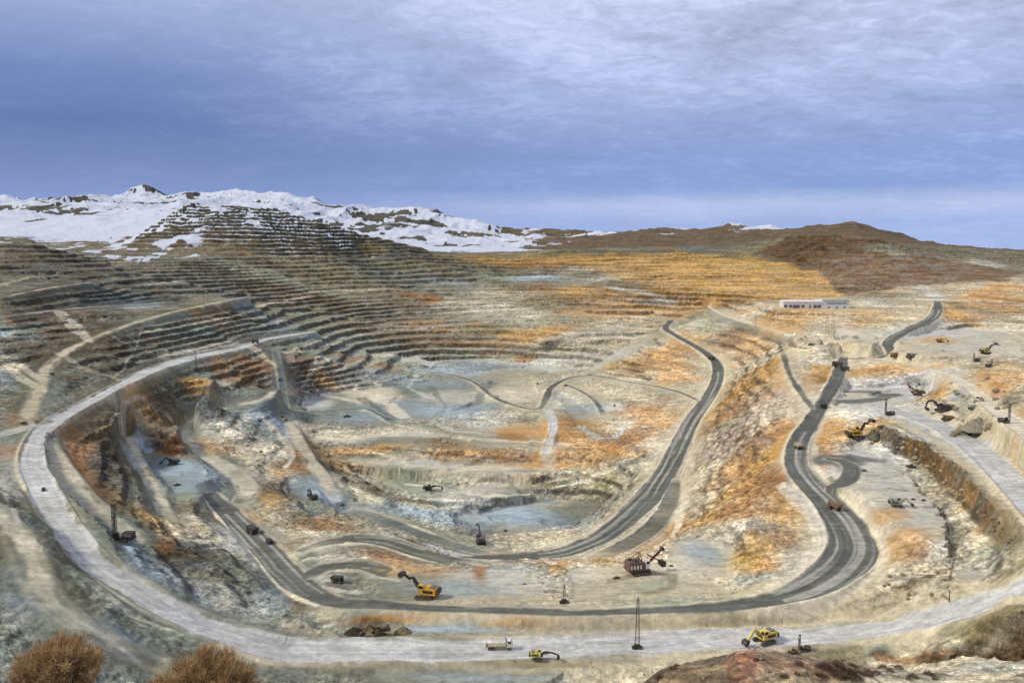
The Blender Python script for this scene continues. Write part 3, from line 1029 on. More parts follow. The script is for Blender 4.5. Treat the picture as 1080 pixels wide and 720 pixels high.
# terraced hill: snow lies on the treads
hill=ss(1250,1400,Y)*(1-ss(1600,1750,Y))*ss(-.56,-.44,U)*ss(-.05,-.22,U)
hgt=ss(-55,20,Z+fbm(X/80,Y/80,3,157)*30)
tread=ss(.62,.35,fr)
sn=np.maximum(sn,hill*hgt*ss(-.02,.12,tread*.55-.32+fbm(X/30,Y/24,3,159)*.55+.18*ss(0,60,Z)))
lhill=ss(1100,1250,Y)*(1-ss(1650,1750,Y))*ss(-.3,-.45,U)
sn=np.maximum(sn,lhill*ss(.10,.26,fbm(X/26,Y/40,4,161)))
sn=np.maximum(sn,ss(2500,3000,Y)*ss(.36,.3,U)*ss(.22,.3,fbm(X/110,Y/110,4,163)+.1*ss(20,60,Z)))
mtcol=ss(1700,2000,Y)[...,None]
dkl=ss(.0,-.1,U)[...,None]; dk=(PAL['RB']*.75+PAL['DB']*.2)*(1-dkl)+s2l((78,74,66))*dkl
COL=COL*(1-mtcol*.75)+dk*mtcol*.75
print('colours',time.time()-T0)
# ------------------------------------------------------------------ helpers for materials
def new_mat(name):
    m=bpy.data.materials.new(name); m.use_nodes=True; nt=m.node_tree; b=nt.nodes['Principled BSDF']; return m,nt,b
class NB:
    def __init__(s,nt): s.nt=nt
    def n(s,t,**k):
        x=s.nt.nodes.new(t)
        for a,v in k.items(): setattr(x,a,v)
        return x
    def l(s,a,b): s.nt.links.new(a,b)
    def val(s,x,i,v):
        if hasattr(v,'is_linked') or isinstance(v,bpy.types.NodeSocket): s.l(v,x.inputs[i])
        else: x.inputs[i].default_value=v
    def math(s,op,a,b=0.,c=0.,clamp=False):
        x=s.n('ShaderNodeMath',operation=op,use_clamp=clamp); s.val(x,0,a); s.val(x,1,b)
        if op in('MULTIPLY_ADD','SMOOTH_MIN'): s.val(x,2,c)
        return x.outputs[0]
    def mix(s,f,a,b,bt='MIX'):
        x=s.n('ShaderNodeMix',data_type='RGBA',blend_type=bt); s.val(x,0,f); s.val(x,6,a); s.val(x,7,b); return x.outputs[2]
    def noise(s,vec,scale,detail=4,rough=.55,dist=0.):
        x=s.n('ShaderNodeTexNoise'); s.l(vec,x.inputs['Vector']); x.inputs['Scale'].default_value=scale; x.inputs['Detail'].default_value=detail
        x.inputs['Roughness'].default_value=rough; x.inputs['Distortion'].default_value=dist; return x.outputs['Fac'],x.outputs['Color']
    def mapr(s,v,a,b,c,d):
        x=s.n('ShaderNodeMapRange',interpolation_type='SMOOTHSTEP'); s.val(x,0,v)
        for i,k in enumerate((a,b,c,d)): x.inputs[i+1].default_value=k
        return x.outputs[0]
    def vmul(s,v,k):
        x=s.n('ShaderNodeVectorMath',operation='MULTIPLY'); s.l(v,x.inputs[0]); x.inputs[1].default_value=k; return x.outputs[0]
def ground_material():
    m,nt,b=new_mat('mined_ground'); g=NB(nt)
    geo=g.n('ShaderNodeNewGeometry'); P=geo.outputs['Position']; N=geo.outputs['Normal']
    at=g.n('ShaderNodeAttribute',attribute_name='ore'); col=at.outputs['Color']
    ms=g.n('ShaderNodeAttribute',attribute_name='mask'); sep=g.n('ShaderNodeSeparateColor'); g.l(ms.outputs['Color'],sep.inputs[0])
    rockm,snow,farm=sep.outputs[0],sep.outputs[1],sep.outputs[2]
    sx=g.n('ShaderNodeSeparateXYZ'); g.l(N,sx.inputs[0]); nz=sx.outputs[2]
    # strata: thin layers following the height
    pv=g.vmul(P,(.012,.012,.42)); st,stc=g.noise(pv,1.,5,.6,.4)
    n1,c1=g.noise(P,.045,6,.62); n2,c2=g.noise(P,.35,5,.65); n3,c3=g.noise(P,1.7,3,.6)
    stv=g.mapr(st,.35,.66,.62,1.34)
    c=g.mix(g.math('MULTIPLY',rockm,.85),col,g.mix(1.,col,g.math('MULTIPLY',stv,1.),'MULTIPLY'))
    # hue wander between rust, ochre and grey-green stone
    hue=g.n('ShaderNodeValToRGB'); r=hue.color_ramp; g.l(g.noise(g.vmul(P,(.03,.03,.12)),1.,5,.65,.6)[0],hue.inputs[0])
    r.elements[0].position=.34; r.elements[0].color=(.30,.36,.36,1); r.elements[1].position=.68; r.elements[1].color=(.62,.36,.17,1)
    for p,cc in ((.45,(.40,.40,.34,1)),(.53,(.42,.36,.26,1)),(.6,(.30,.20,.12,1))): e=r.elements.new(p); e.color=cc
    hm=g.math('MULTIPLY',g.mapr(n1,.40,.62,.03,.30),g.math('MULTIPLY_ADD',farm,-.8,1.))
    c=g.mix(g.math('MULTIPLY',hm,g.math('MULTIPLY_ADD',rockm,.9,.10)),c,hue.outputs[0])
    # dust on the flats of broken ground, steep faces of fresh stone darkened with painted shade
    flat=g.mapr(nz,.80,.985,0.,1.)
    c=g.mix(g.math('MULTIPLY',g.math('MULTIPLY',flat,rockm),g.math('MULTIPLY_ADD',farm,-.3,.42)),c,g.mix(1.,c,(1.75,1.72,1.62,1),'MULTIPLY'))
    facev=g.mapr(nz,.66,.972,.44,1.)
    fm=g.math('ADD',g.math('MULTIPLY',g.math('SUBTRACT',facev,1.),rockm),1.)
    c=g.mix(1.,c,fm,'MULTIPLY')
    v2=g.mapr(n2,.3,.7,.58,1.36); v3=g.mapr(n3,.3,.7,.72,1.24)
    vv=g.math('MULTIPLY',v2,v3); vm=g.math('ADD',g.math('MULTIPLY',g.math('SUBTRACT',vv,1.),g.math('MULTIPLY_ADD',rockm,.62,.38)),1.)
    c=g.mix(1.,c,vm,'MULTIPLY')
    tv,_=g.noise(g.vmul(P,(.05,.16,.0)),1.,5,.7,1.6)
    tr=g.mapr(tv,.36,.64,.80,1.14); c=g.mix(1.,c,tr,'MULTIPLY')
    def stones(sc,lo,hi):
        x=g.n('ShaderNodeTexVoronoi'); g.l(P,x.inputs['Vector']); x.inputs['Scale'].default_value=sc; x.inputs['Randomness'].default_value=1.
        y=g.n('ShaderNodeSeparateColor'); g.l(x.outputs['Color'],y.inputs[0]); return g.mapr(y.outputs[0],0.,1.,lo,hi),x.outputs['Distance']
    b1,d1=stones(.75,.78,1.2); b2,d2=stones(.17,.84,1.14)
    bb=g.math('MULTIPLY',b1,b2); bb=g.math('ADD',g.math('MULTIPLY',g.math('SUBTRACT',bb,1.),g.math('MULTIPLY_ADD',rockm,.86,.14)),1.); c=g.mix(1.,c,bb,'MULTIPLY')
    sn=g.math('MULTIPLY',snow,1.)
    n4,_=g.noise(P,.03,8,.75); snf=g.mapr(g.math('ADD',sn,g.math('MULTIPLY',g.math('SUBTRACT',n4,.5),1.5)),.40,.60,0.,1.)
    c=g.mix(snf,c,(.63,.66,.70,1))
    g.l(c,b.inputs['Base Color']); b.inputs['Roughness'].default_value=.92; b.inputs['Specular IOR Level'].default_value=.12
    bp=g.n('ShaderNodeBump'); bp.inputs['Strength'].default_value=.75; bp.inputs['Distance'].default_value=1.
    h=g.math('MULTIPLY',g.math('ADD',g.math('MULTIPLY',n2,1.5),g.math('ADD',g.math('MULTIPLY',d1,-.5),g.math('MULTIPLY',n3,.45))),g.math('MULTIPLY_ADD',rockm,.75,.06))
    g.l(h,bp.inputs['Height']); g.l(bp.outputs[0],b.inputs['Normal'])
    return m
GM=ground_material()
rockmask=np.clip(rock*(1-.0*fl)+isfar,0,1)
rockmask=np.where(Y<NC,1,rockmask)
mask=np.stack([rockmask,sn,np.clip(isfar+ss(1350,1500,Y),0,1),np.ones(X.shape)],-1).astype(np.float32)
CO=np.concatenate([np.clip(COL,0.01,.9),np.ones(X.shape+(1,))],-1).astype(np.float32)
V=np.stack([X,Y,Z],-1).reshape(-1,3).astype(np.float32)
nr_,nc_=X.shape
# vertex normals of the whole sheet so that the pieces join without a seam
dc=np.stack([np.gradient(X,axis=1),np.gradient(Y,axis=1),np.gradient(Z,axis=1)],-1); dr=np.stack([np.gradient(X,axis=0),np.gradient(Y,axis=0),np.gradient(Z,axis=0)],-1)
NN=np.cross(dc,dr); NN/=np.linalg.norm(NN,axis=-1,keepdims=True); NN=NN.reshape(-1,3)
ii,jj=np.meshgrid(np.arange(nr_-1),np.arange(nc_-1),indexing='ij')
quads=np.stack([ii*nc_+jj,ii*nc_+jj+1,(ii+1)*nc_+jj+1,(ii+1)*nc_+jj],-1).reshape(-1,4)
yc=Y[:-1,:-1].ravel(); uc=U[:-1,:-1].ravel(); ec=edge[:-1,:-1].ravel(); kcx=KIND[:-1,:-1].ravel()
rid=np.where((ec<0)&(kcx>=0),kcx,-1)
cls=np.where(rid>=0,rid+10,0)
cls=np.where((cls==0)&(yc>1680)&(uc<.06),1,cls); cls=np.where((cls==0)&(yc>1680),2,cls)
cls=np.where((cls==0)&(yc>1240)&(uc>.2),3,cls)
names={0:'ground',1:'snowy_mountains',2:'far_hills',3:'brown_hills'}
for i,n in enumerate(RN): names[i+10]=n
def sheet(name,sel):
    q=quads[sel]; u,inv=np.unique(q.ravel(),return_inverse=True)
    me=bpy.data.meshes.new(name); nf=len(q)
    me.vertices.add(len(u)); me.vertices.foreach_set('co',V[u].ravel())
    me.loops.add(nf*4); me.loops.foreach_set('vertex_index',inv.astype(np.int32).ravel())
    me.polygons.add(nf); me.polygons.foreach_set('loop_start',np.arange(0,nf*4,4,dtype=np.int32)); me.polygons.foreach_set('loop_total',np.full(nf,4,np.int32))
    me.update(); me.polygons.foreach_set('use_smooth',np.ones(nf,bool))
    a=me.color_attributes.new('ore','FLOAT_COLOR','POINT'); a.data.foreach_set('color',CO.reshape(-1,4)[u].ravel())
    a=me.color_attributes.new('mask','FLOAT_COLOR','POINT'); a.data.foreach_set('color',mask.reshape(-1,4)[u].ravel())
    me.normals_split_custom_set_from_vertices(NN[u].tolist())
    me.materials.append(GM)
    o=bpy.data.objects.new(name,me); bpy.context.scene.collection.objects.link(o); o['kind']='structure'; return o
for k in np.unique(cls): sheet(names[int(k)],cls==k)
print('mesh',time.time()-T0,V.shape)
# ------------------------------------------------------------------ materials of the things
MATS={}
def pm(name,rgb,rough=.6,metal=0.,dirt=.35,dcol=(150,135,110),scale=1.2):
    """painted or bare surface with mud and dust worn into it"""
    if name in MATS: return MATS[name]
    m,nt,b=new_mat(name); g=NB(nt); P=g.n('ShaderNodeTexCoord').outputs['Object']
    f,_=g.noise(P,scale,5,.65); f2,_=g.noise(P,scale*5,3,.6)
    mask=g.mapr(g.math('ADD',g.math('MULTIPLY',f,.8),g.math('MULTIPLY',f2,.3)),.48,.72,0.,dirt*2)
    mk=g.math('MINIMUM',mask,.85)
    c=g.mix(mk,tuple(s2l(rgb))+(1,),tuple(s2l(dcol))+(1,))
    g.l(c,b.inputs['Base Color']); b.inputs['Roughness'].default_value=rough; b.inputs['Metallic'].default_value=metal
    MATS[name]=m; return m
M_YEL=lambda:pm('yellow_paint',(226,170,34),.5,0,0.26)
M_PALEY=lambda:pm('faded_yellow_paint',(226,200,96),.55,0,0.29)
M_BLK=lambda:pm('black_steel',(34,32,30),.6,.1,0.26)
M_TRK=lambda:pm('track_steel',(52,46,40),.8,.2,.3)
M_GLS=lambda:pm('dark_glass',(24,30,36),.12,0,.05)
M_WHT=lambda:pm('white_paint',(232,230,222),.5,0,0.24)
M_RED=lambda:pm('dark_red_paint',(92,40,34),.6,0,0.32)
M_GRY=lambda:pm('grey_steel',(120,120,118),.6,.2,.25)
M_PUR=lambda:pm('dark_plum_paint',(70,48,66),.6,0,.15)
M_BRN=lambda:pm('muddy_brown_paint',(112,86,52),.8,0,.35)
M_BLU=lambda:pm('dark_blue_paint',(38,52,66),.6,0,.15)
M_TYR=lambda:pm('tyre_rubber',(30,29,28),.9,0,.3)
M_TAN=lambda:pm('tan_paint',(176,158,118),.7,0,.3)
M_GRN=lambda:pm('grey_green_paint',(132,150,140),.6,0,.2)
# ------------------------------------------------------------------ shape helpers (bmesh, one mesh per part)
class S:
    def __init__(s): s.b=bmesh.new()
    def box(s,c,d,rot=None,bev=.0,taper=None):
        r=bmesh.ops.create_cube(s.b,size=1.); v=r['verts']
        for q in v:
            k=1.
            if taper and q.co.z>0: q.co.x*=taper[0]; q.co.y*=taper[1]
            q.co=Vector((q.co.x*d[0],q.co.y*d[1],q.co.z*d[2]))
        if bev:
            e=list({e for q in v for e in q.link_edges}); rr=bmesh.ops.bevel(s.b,geom=e,offset=bev,segments=2,affect='EDGES'); v=list({q for f in rr['faces'] for q in f.verts}|{q for q in v if q.is_valid})
        M=Matrix.Translation(c)@(Euler(rot).to_matrix().to_4x4() if rot else Matrix())
        bmesh.ops.transform(s.b,matrix=M,verts=v); return s
    def cyl(s,a,b,r,r2=None,n=12):
        a=Vector(a);b=Vector(b);d=b-a; L=d.length
        rr=bmesh.ops.create_cone(s.b,cap_ends=True,segments=n,radius1=r,radius2=r if r2 is None else r2,depth=L)
        M=Matrix.Translation((a+b)/2)@d.to_track_quat('Z','Y').to_matrix().to_4x4(); bmesh.ops.transform(s.b,matrix=M,verts=rr['verts']); return s
    def prism(s,pts,y0,y1):
        """side outline in x,z extruded from y0 to y1"""
        A=[s.b.verts.new((p[0],y0,p[1])) for p in pts]; B=[s.b.verts.new((p[0],y1,p[1])) for p in pts]; n=len(pts)
        s.b.faces.new(A); s.b.faces.new(B[::-1])
        for i in range(n): s.b.faces.new((A[i],B[i],B[(i+1)%n],A[(i+1)%n]))
        return s
    def beam(s,pts,w,hs):
        """box beam through points in x,z with height per point"""
        up=[];dn=[]
        for i,p in enumerate(pts):
            a=Vector(pts[max(i-1,0)]);b=Vector(pts[min(i+1,len(pts)-1)]); t=(b-a).normalized(); n=Vector((-t[1],t[0]))
            up.append((p[0]+n[0]*hs[i]/2,p[1]+n[1]*hs[i]/2)); dn.append((p[0]-n[0]*hs[i]/2,p[1]-n[1]*hs[i]/2))
        return s.prism(up+dn[::-1],-w/2,w/2)
    def shift(s,v): bmesh.ops.translate(s.b,verts=s.b.verts,vec=v); return s
    def each(s,name,mat,parent=None,key=None):
        """every separate piece (or every side, with key) becomes an object of its own"""
        s.b.verts.index_update(); s.b.verts.ensure_lookup_table(); seen=set(); isl=[]
        for v in s.b.verts:
            if v.index in seen: continue
            st=[v]; seen.add(v.index); L=[]
            while st:
                q=st.pop(); L.append(q.index)
                for e in q.link_edges:
                    w=e.other_vert(q)
                    if w.index not in seen: seen.add(w.index); st.append(w)
            isl.append(L)
        groups={}
        for k,L in enumerate(isl):
            c=sum((s.b.verts[i].co for i in L),Vector())/len(L); groups.setdefault(key(c) if key else k,set()).update(L)
        res=[]
        for L in groups.values():
            t=S(); mp={i:t.b.verts.new(s.b.verts[i].co) for i in sorted(L)}
            for f in s.b.faces:
                if f.verts[0].index in L: t.b.faces.new([mp[v.index] for v in f.verts])
            res.append(t.out(name,mat,parent))
        s.b.free(); return res
    def out(s,name,mat,parent=None):
        bmesh.ops.recalc_face_normals(s.b,faces=s.b.faces)
        me=bpy.data.meshes.new(name); s.b.to_mesh(me); s.b.free(); me.materials.append(mat)
        o=bpy.data.objects.new(name,me); bpy.context.scene.collection.objects.link(o)
        if parent is not None: o.parent=parent
        return o
def root(name): 
    o=bpy.data.objects.new(name,None); o.empty_display_size=.5; bpy.context.scene.collection.objects.link(o); return o
def tree_copy(o,parent=None):
    c=o.copy(); bpy.context.scene.collection.objects.link(c)
    if parent is not None: c.parent=parent
    for ch in list(o.children): tree_copy(ch,c)
    return c
def track(parent,y,L,h,w,mat):
    r=h/2; pts=[]
    for k in range(9): a=-math.pi/2+math.pi*k/8; pts.append((L/2-r+math.cos(a)*r,r+math.sin(a)*r))
    for k in range(9): a=math.pi/2+math.pi*k/8; pts.append((-L/2+r+math.cos(a)*r,r+math.sin(a)*r))
    t=S().prism(pts,y-w/2,y+w/2).out('track',mat,parent)
    s=S()
    for k in range(6): x=-L/2+r+(L-2*r)*k/5; s.cyl((x,y-w/2-.06,r*.75),(x,y+w/2+.06,r*.75),r*.42,n=10)
    s.box((0,y,r*.75),(L-2*r,w*.5,.2))
    for k in range(13):
        x=-L/2+r+(L-2*r)*k/12
        s.box((x,y,h+.03),(.12,w*1.02,.1)); 
    s.out('roller',M_GRY(),t)
def bucket_pts(x,z,a,sz,front=True):
    P=[(0,.1),(.15,-.55),(.55,-.95),(1.05,-.9),(1.25,-.55),(.95,.0),(.5,.2)]
    c,sn_=math.cos(a),math.sin(a)
    return [(x+sz*(p[0]*c-p[1]*sn_),z+sz*(p[0]*sn_+p[1]*c)) for p in P]
def excavator(name,paint,armpaint,pose='dig',body=M_YEL):
    """x forward; about 8 m long body"""
    r=root(name)
    for y in(-2.1,2.1): track(r,y,6.2,1.35,.9,M_TRK())
    S().box((0,0,.95),(3.2,3.4,.6),bev=.1).cyl((0,0,1.2),(0,0,1.65),1.5,n=20).out('undercarriage',M_TRK(),r)
    h=S().prism([(-4.1,1.8),(-4.3,2.6),(-4.1,3.6),(-3.6,4.0),(-.4,4.0),(.2,3.4),(1.6,3.3),(1.9,2.6),(1.9,1.7)],-2.,2.).out('house',paint,r)
    S().prism([(-4.8,1.9),(-4.95,2.8),(-4.6,3.5),(-4.05,3.6),(-4.05,1.85)],-2.05,2.05).out('counterweight',M_BLK() ,r)
    S().box((-2.6,0,4.16),(1.9,2.9,.3),bev=.08).cyl((-3.2,1.1,4.2),(-3.2,1.1,4.95),.14).out('engine_deck',M_GRY(),h)
    S().box((-1.4,-2.06,2.9),(3.4,.1,.9)).box((-1.4,2.06,2.9),(3.4,.1,.9)).each('side_grille',M_BLK(),h)
    c=S().box((1.0,1.35,4.05),(1.9,1.5,1.75),bev=.12).out('cab',paint,r)
    S().box((1.98,1.35,4.25),(.06,1.2,1.15)).box((1.0,2.12,4.3),(1.4,.06,.95)).box((1.0,.58,4.3),(1.4,.06,.95)).each('cab_window',M_GLS(),c)
    S().box((-2.0,-1.95,4.5),(3.6,.06,.07)).box((-2.,1.95,4.5),(3.6,.06,.07)).box((-3.7,-1.95,4.2),(.06,.06,.6)).box((-3.7,1.95,4.2),(.06,.06,.6)).box((-.3,-1.95,4.2),(.06,.06,.6)).each('handrail',M_BLK(),r,lambda c:c.y>0)
    if pose=='dig':     bm=[(1.2,2.4),(3.6,5.4),(5.4,6.2),(7.6,5.4)]; st=[(6.9,6.3),(7.6,5.4),(8.6,2.0)]; bk=(8.6,2.0,-2.0)
    elif pose=='face':  bm=[(1.2,2.4),(3.0,4.2),(4.8,5.6)]; st=[(4.8,5.6),(6.0,3.6),(7.4,2.2)]; bk=(7.2,2.3,.0)
    elif pose=='high':  bm=[(1.2,2.4),(3.2,4.6),(5.6,6.6),(6.4,7.2)]; st=[(7.6,8.2),(6.4,7.2),(4.9,3.0)]; bk=(4.9,3.0,-2.2)
    elif pose=='reach': bm=[(1.2,2.4),(4.5,4.0),(8.0,3.8)]; st=[(7.6,4.0),(9.5,3.4),(12.0,2.4)]; bk=(11.8,2.4,-1.0)
    elif pose=='up':    bm=[(1.2,2.4),(3.0,4.2),(4.4,6.6)]; st=[(4.4,6.6),(5.6,6.0),(7.2,7.2)]; bk=(7.1,7.2,.6)
    b=S().beam(bm,.85,[.8]+[1.25]*(len(bm)-2)+[.7]).out('boom',armpaint,r)
    S().beam([(1.5,1.9),((bm[1][0]+bm[2][0])/2,(bm[1][1]+bm[2][1])/2-.6)],.28,[.3,.22]).shift((0,.62,0)).out('hydraulic_cylinder',M_GRY(),b)
    S().beam([(1.5,1.9),((bm[1][0]+bm[2][0])/2,(bm[1][1]+bm[2][1])/2-.6)],.28,[.3,.22]).shift((0,-.62,0)).out('hydraulic_cylinder',M_GRY(),b)
    S().beam(st,.6,[.7]+[.85]*(len(st)-2)+[.5]).out('stick',armpaint,r)
    S().prism(bucket_pts(*bk,1.7),-1.15,1.15).out('bucket',M_BLK(),r)
    return r
def rope_shovel(name):
    r=root(name)
    for y in(-2.7,2.7): track(r,y,8.6,1.7,1.3,M_TRK())
    S().box((0,0,1.1),(4.2,4.2,.8),bev=.1).cyl((0,0,1.5),(0,0,2.1),2.2,n=24).out('undercarriage',M_TRK(),r)
    S().box((-1.6,0,2.35),(10.4,6.6,.5),bev=.06).out('revolving_frame',M_RED(),r)
    h=S().prism([(-6.4,2.6),(-6.4,5.6),(-5.9,6.1),(.6,6.1),(1.0,5.7),(1.0,2.6)],-2.9,2.9).out('machinery_house',pm('shovel_brown',(88,66,58),.7,0,.35),r)
    s=S()
    for x in(-5.4,-3.9,-2.4,-.9): s.box((x,-2.95,4.0),(.8,.1,1.7)); s.box((x,2.95,4.0),(.8,.1,1.7))
    s.each('louvre',M_WHT(),h)
    S().box((-4.6,1.2,6.45),(1.6,1.4,.7),bev=.05).box((-2.4,-1.2,6.4),(1.4,1.6,.6),bev=.05).each('roof_vent',M_BLK(),h)
    c=S().box((2.4,-2.2,5.4),(2.0,1.9,2.3),bev=.1).box((2.2,-2.2,3.6),(1.5,1.5,1.6)).out('cab',M_WHT(),r)
    S().box((3.43,-2.2,5.7),(.06,1.6,1.2)).box((2.4,-3.18,5.7),(1.5,.06,1.1)).each('cab_window',M_GLS(),c)
    S().cyl((1.,-1.6,3),(-.6,-1.2,9.4),.2,n=8).cyl((1.,1.6,3),(-.6,1.2,9.4),.2,n=8).cyl((-5.,-1.6,6),(-.6,-1.2,9.4),.18,n=8).cyl((-5.,1.6,6),(-.6,1.2,9.4),.18,n=8).cyl((-.6,-1.4,9.4),(-.6,1.4,9.4),.22,n=8).out('gantry',M_RED(),r)
    b=S()
    for y in(-.75,.75): b.beam([(2.4,2.9),(6.5,6.6),(10.6,10.2)],.4,[.8,1.1,.7]).shift((0,0,0)); 
    bb=b.out('boom',M_RED(),r)
    S().cyl((10.7,-.9,10.3),(10.7,.9,10.3),.8,n=18).out('point_sheave',M_BLK(),bb)
    S().cyl((-.6,-1.,9.4),(10.5,-.6,10.4),.06,n=6).cyl((-.6,1.,9.4),(10.5,.6,10.4),.06,n=6).each('suspension_cable',M_BLK(),r)
    S().beam([(3.2,8.6),(10.2,4.2)],.5,[.6,.55]).out('dipper_handle',M_BLK(),r)
    S().prism([(9.6,4.9),(9.2,3.0),(10.2,2.0),(12.0,2.3),(12.2,4.3),(11.2,4.9)],-1.4,1.4).out('dipper',M_BLK(),r)
    S().cyl((10.9,0,10.3),(11.0,0,4.9),.07,n=6).out('hoist_rope',M_BLK(),r)
    return r
def drill_rig(name,mast=M_BLK,body=M_BLK,H=14.):
    r=root(name)
    for y in(-1.6,1.6): track(r,y,5.2,1.1,.75,M_TRK())
    S().box((-.3,0,1.5),(8.2,3.0,.55),bev=.05).out('deck',body(),r)
    h=S().box((-2.2,0,2.8),(4.0,2.6,2.0),bev=.12).out('engine_house',body(),r)
    S().box((-2.2,-1.33,2.9),(3.,.06,1.2)).box((-2.2,1.33,2.9),(3.,.06,1.2)).each('grille',M_GRY(),h)
    c=S().box((2.0,1.1,2.9),(1.6,1.3,2.1),bev=.08).out('cab',body(),r)
    S().box((2.83,1.1,3.2),(.06,1.,1.)).box((2.,1.78,3.2),(1.2,.06,.9)).each('cab_window',M_GLS(),c)
    m=S()
    for x in(2.6,3.7):
        for y in(-.95,.15): m.cyl((x,y,1.2),(x,y,H),.12,n=6)
    for k in range(int(H/1.2)-1):
        z=1.4+k*1.2
        for y in(-.95,.15): m.cyl((2.6 if k%2 else 3.7,y,z),(3.7 if k%2 else 2.6,y,z+1.2),.06,n=5)
        for x in(2.6,3.7): m.cyl((x,-.95 if k%2 else .15,z),(x,.15 if k%2 else -.95,z+1.2),.06,n=5)
    m.box((3.15,-.4,H),(1.5,1.5,.5)); mm=m.out('mast',mast(),r)
    S().cyl((3.15,-.4,.1),(3.15,-.4,H*.8),.16,n=8).box((3.15,-.4,H*.66),(.8,.8,1.1)).out('drill_string',M_GRY(),mm)
    s=S()
    for x,y in((-3.9,-1.2),(-3.9,1.2),(3.15,-1.3),(3.15,1.9)): s.cyl((x,y,.05),(x,y,1.6),.14,n=8).cyl((x,y,0),(x,y,.12),.4,n=10)
    s.each('levelling_jack',M_GRY(),r,lambda c:(c.x>0,c.y>0))
    return r
def wheel(parent,x,y,rad,w):
    o=S().cyl((x,y-w/2,rad),(x,y+w/2,rad),rad,n=20).out('wheel',M_TYR(),parent)
    S().cyl((x,y-w/2-.03,rad),(x,y+w/2+.03,rad),rad*.5,n=14).out('rim',M_GRY(),o)
def haul_truck(name,paint=M_YEL,bed=M_BRN):
    r=root(name)
    S().box((0,0,1.75),(8.2,1.7,.7),bev=.06).out('chassis',M_BLK(),r)
    S().prism([(-4.9,4.5),(-4.4,2.7),(-2.0,2.3),(1.6,3.0),(2.2,4.4),(4.4,4.9),(4.4,5.15),(2.0,5.05),(1.6,5.0)],-2.6,2.6).out('dump_body',bed(),r)
    S().box((3.0,0,2.7),(2.4,4.6,.25)).box((4.25,0,1.9),(.7,2.2,1.6),bev=.08).out('front_deck',paint(),r)
    S().box((4.63,0,1.9),(.06,1.7,1.2)).out('radiator_grille',M_BLK(),r)
    c=S().box((3.2,1.2,3.65),(1.7,1.7,1.6),bev=.08).out('cab',paint(),r)
    S().box((4.08,1.2,3.85),(.06,1.35,.8)).box((3.2,2.08,3.85),(1.2,.06,.7)).each('windscreen',M_GLS(),c)
    for y in(-1.95,1.95): wheel(r,2.9,y,1.25,1.0); wheel(r,-2.6,y,1.25,1.5)
    for y in(-.8,.8): S().cyl((4.6,y*1.6,1.3),(4.72,y*1.6,1.3),.17,n=10).out('headlight',M_WHT(),r)
    return r
def flatbed(name):
    r=root(name)
    S().box((-.6,0,1.15),(10.2,1.1,.35)).out('chassis',M_BLK(),r)
    S().box((-1.9,0,1.6),(8.0,2.7,.3),bev=.03).box((-5.7,0,2.0),(.15,2.7,.8)).out('flat_bed',M_TAN(),r)
    c=S().prism([(2.4,1.1),(2.4,3.9),(4.0,3.9),(4.7,2.5),(4.75,1.1)],-1.3,1.3).out('cab',M_WHT(),r)
    S().box((4.35,0,3.15),(.06,2.1,1.0),rot=(0,-.46,0)).box((3.4,-1.33,3.1),(1.1,.06,.8)).box((3.4,1.33,3.1),(1.1,.06,.8)).each('windscreen',M_GLS(),c)
    S().box((2.1,0,3.2),(.35,2.2,1.9)).out('headboard',M_RED(),r)
    for x in(3.5,-3.0,-4.3):
        for y in(-1.15,1.15): wheel(r,x,y,.6,.5)
    return r
def pickup(name,paint=M_BLK):
    r=root(name)
    S().prism([(-2.6,.55),(-2.6,1.25),(-.7,1.25),(-.7,1.3),(1.0,1.3),(2.5,1.1),(2.65,.55)],-.95,.95).out('body',paint(),r)
    c=S().prism([(-.75,1.3),(-.6,1.95),(.55,1.98),(1.15,1.3)],-.85,.85).out('cab',paint(),r)
    S().prism([(-.5,1.38),(-.42,1.86),(.45,1.88),(.9,1.38)],-.88,.88).out('window',M_GLS(),c)
    for x in(-1.7,1.75):
        for y in(-.85,.85): wheel(r,x,y,.4,.28)
    return r
def loader(name,paint=M_BLK):
    r=root(name)
    S().prism([(-3.6,1.0),(-3.7,2.5),(-1.2,2.9),(-.6,1.9),(2.2,1.7),(2.4,1.0)],-1.1,1.1).out('body',paint(),r)
    c=S().box((-.2,0,3.1),(1.5,1.6,1.7),bev=.1).out('cab',paint(),r)
    S().box((.57,0,3.25),(.06,1.3,1.1)).box((-.2,-.83,3.25),(1.1,.06,1.)).box((-.2,.83,3.25),(1.1,.06,1.)).each('cab_window',M_GLS(),c)
    for y in(-.8,.8): S().beam([(1.2,2.1),(3.0,1.9),(4.2,.9)],.25,[.4,.45,.35]).shift((0,y,0)).out('lift_arm',paint(),r)
    S().prism([(4.1,1.4),(4.0,.3),(4.6,.08),(5.6,.12),(4.7,.5),(4.6,1.4)],-1.7,1.7).out('bucket',M_GRY(),r)
    for x in(-2.4,1.7):
        for y in(-1.25,1.25): wheel(r,x,y,.95,.75)
    return r
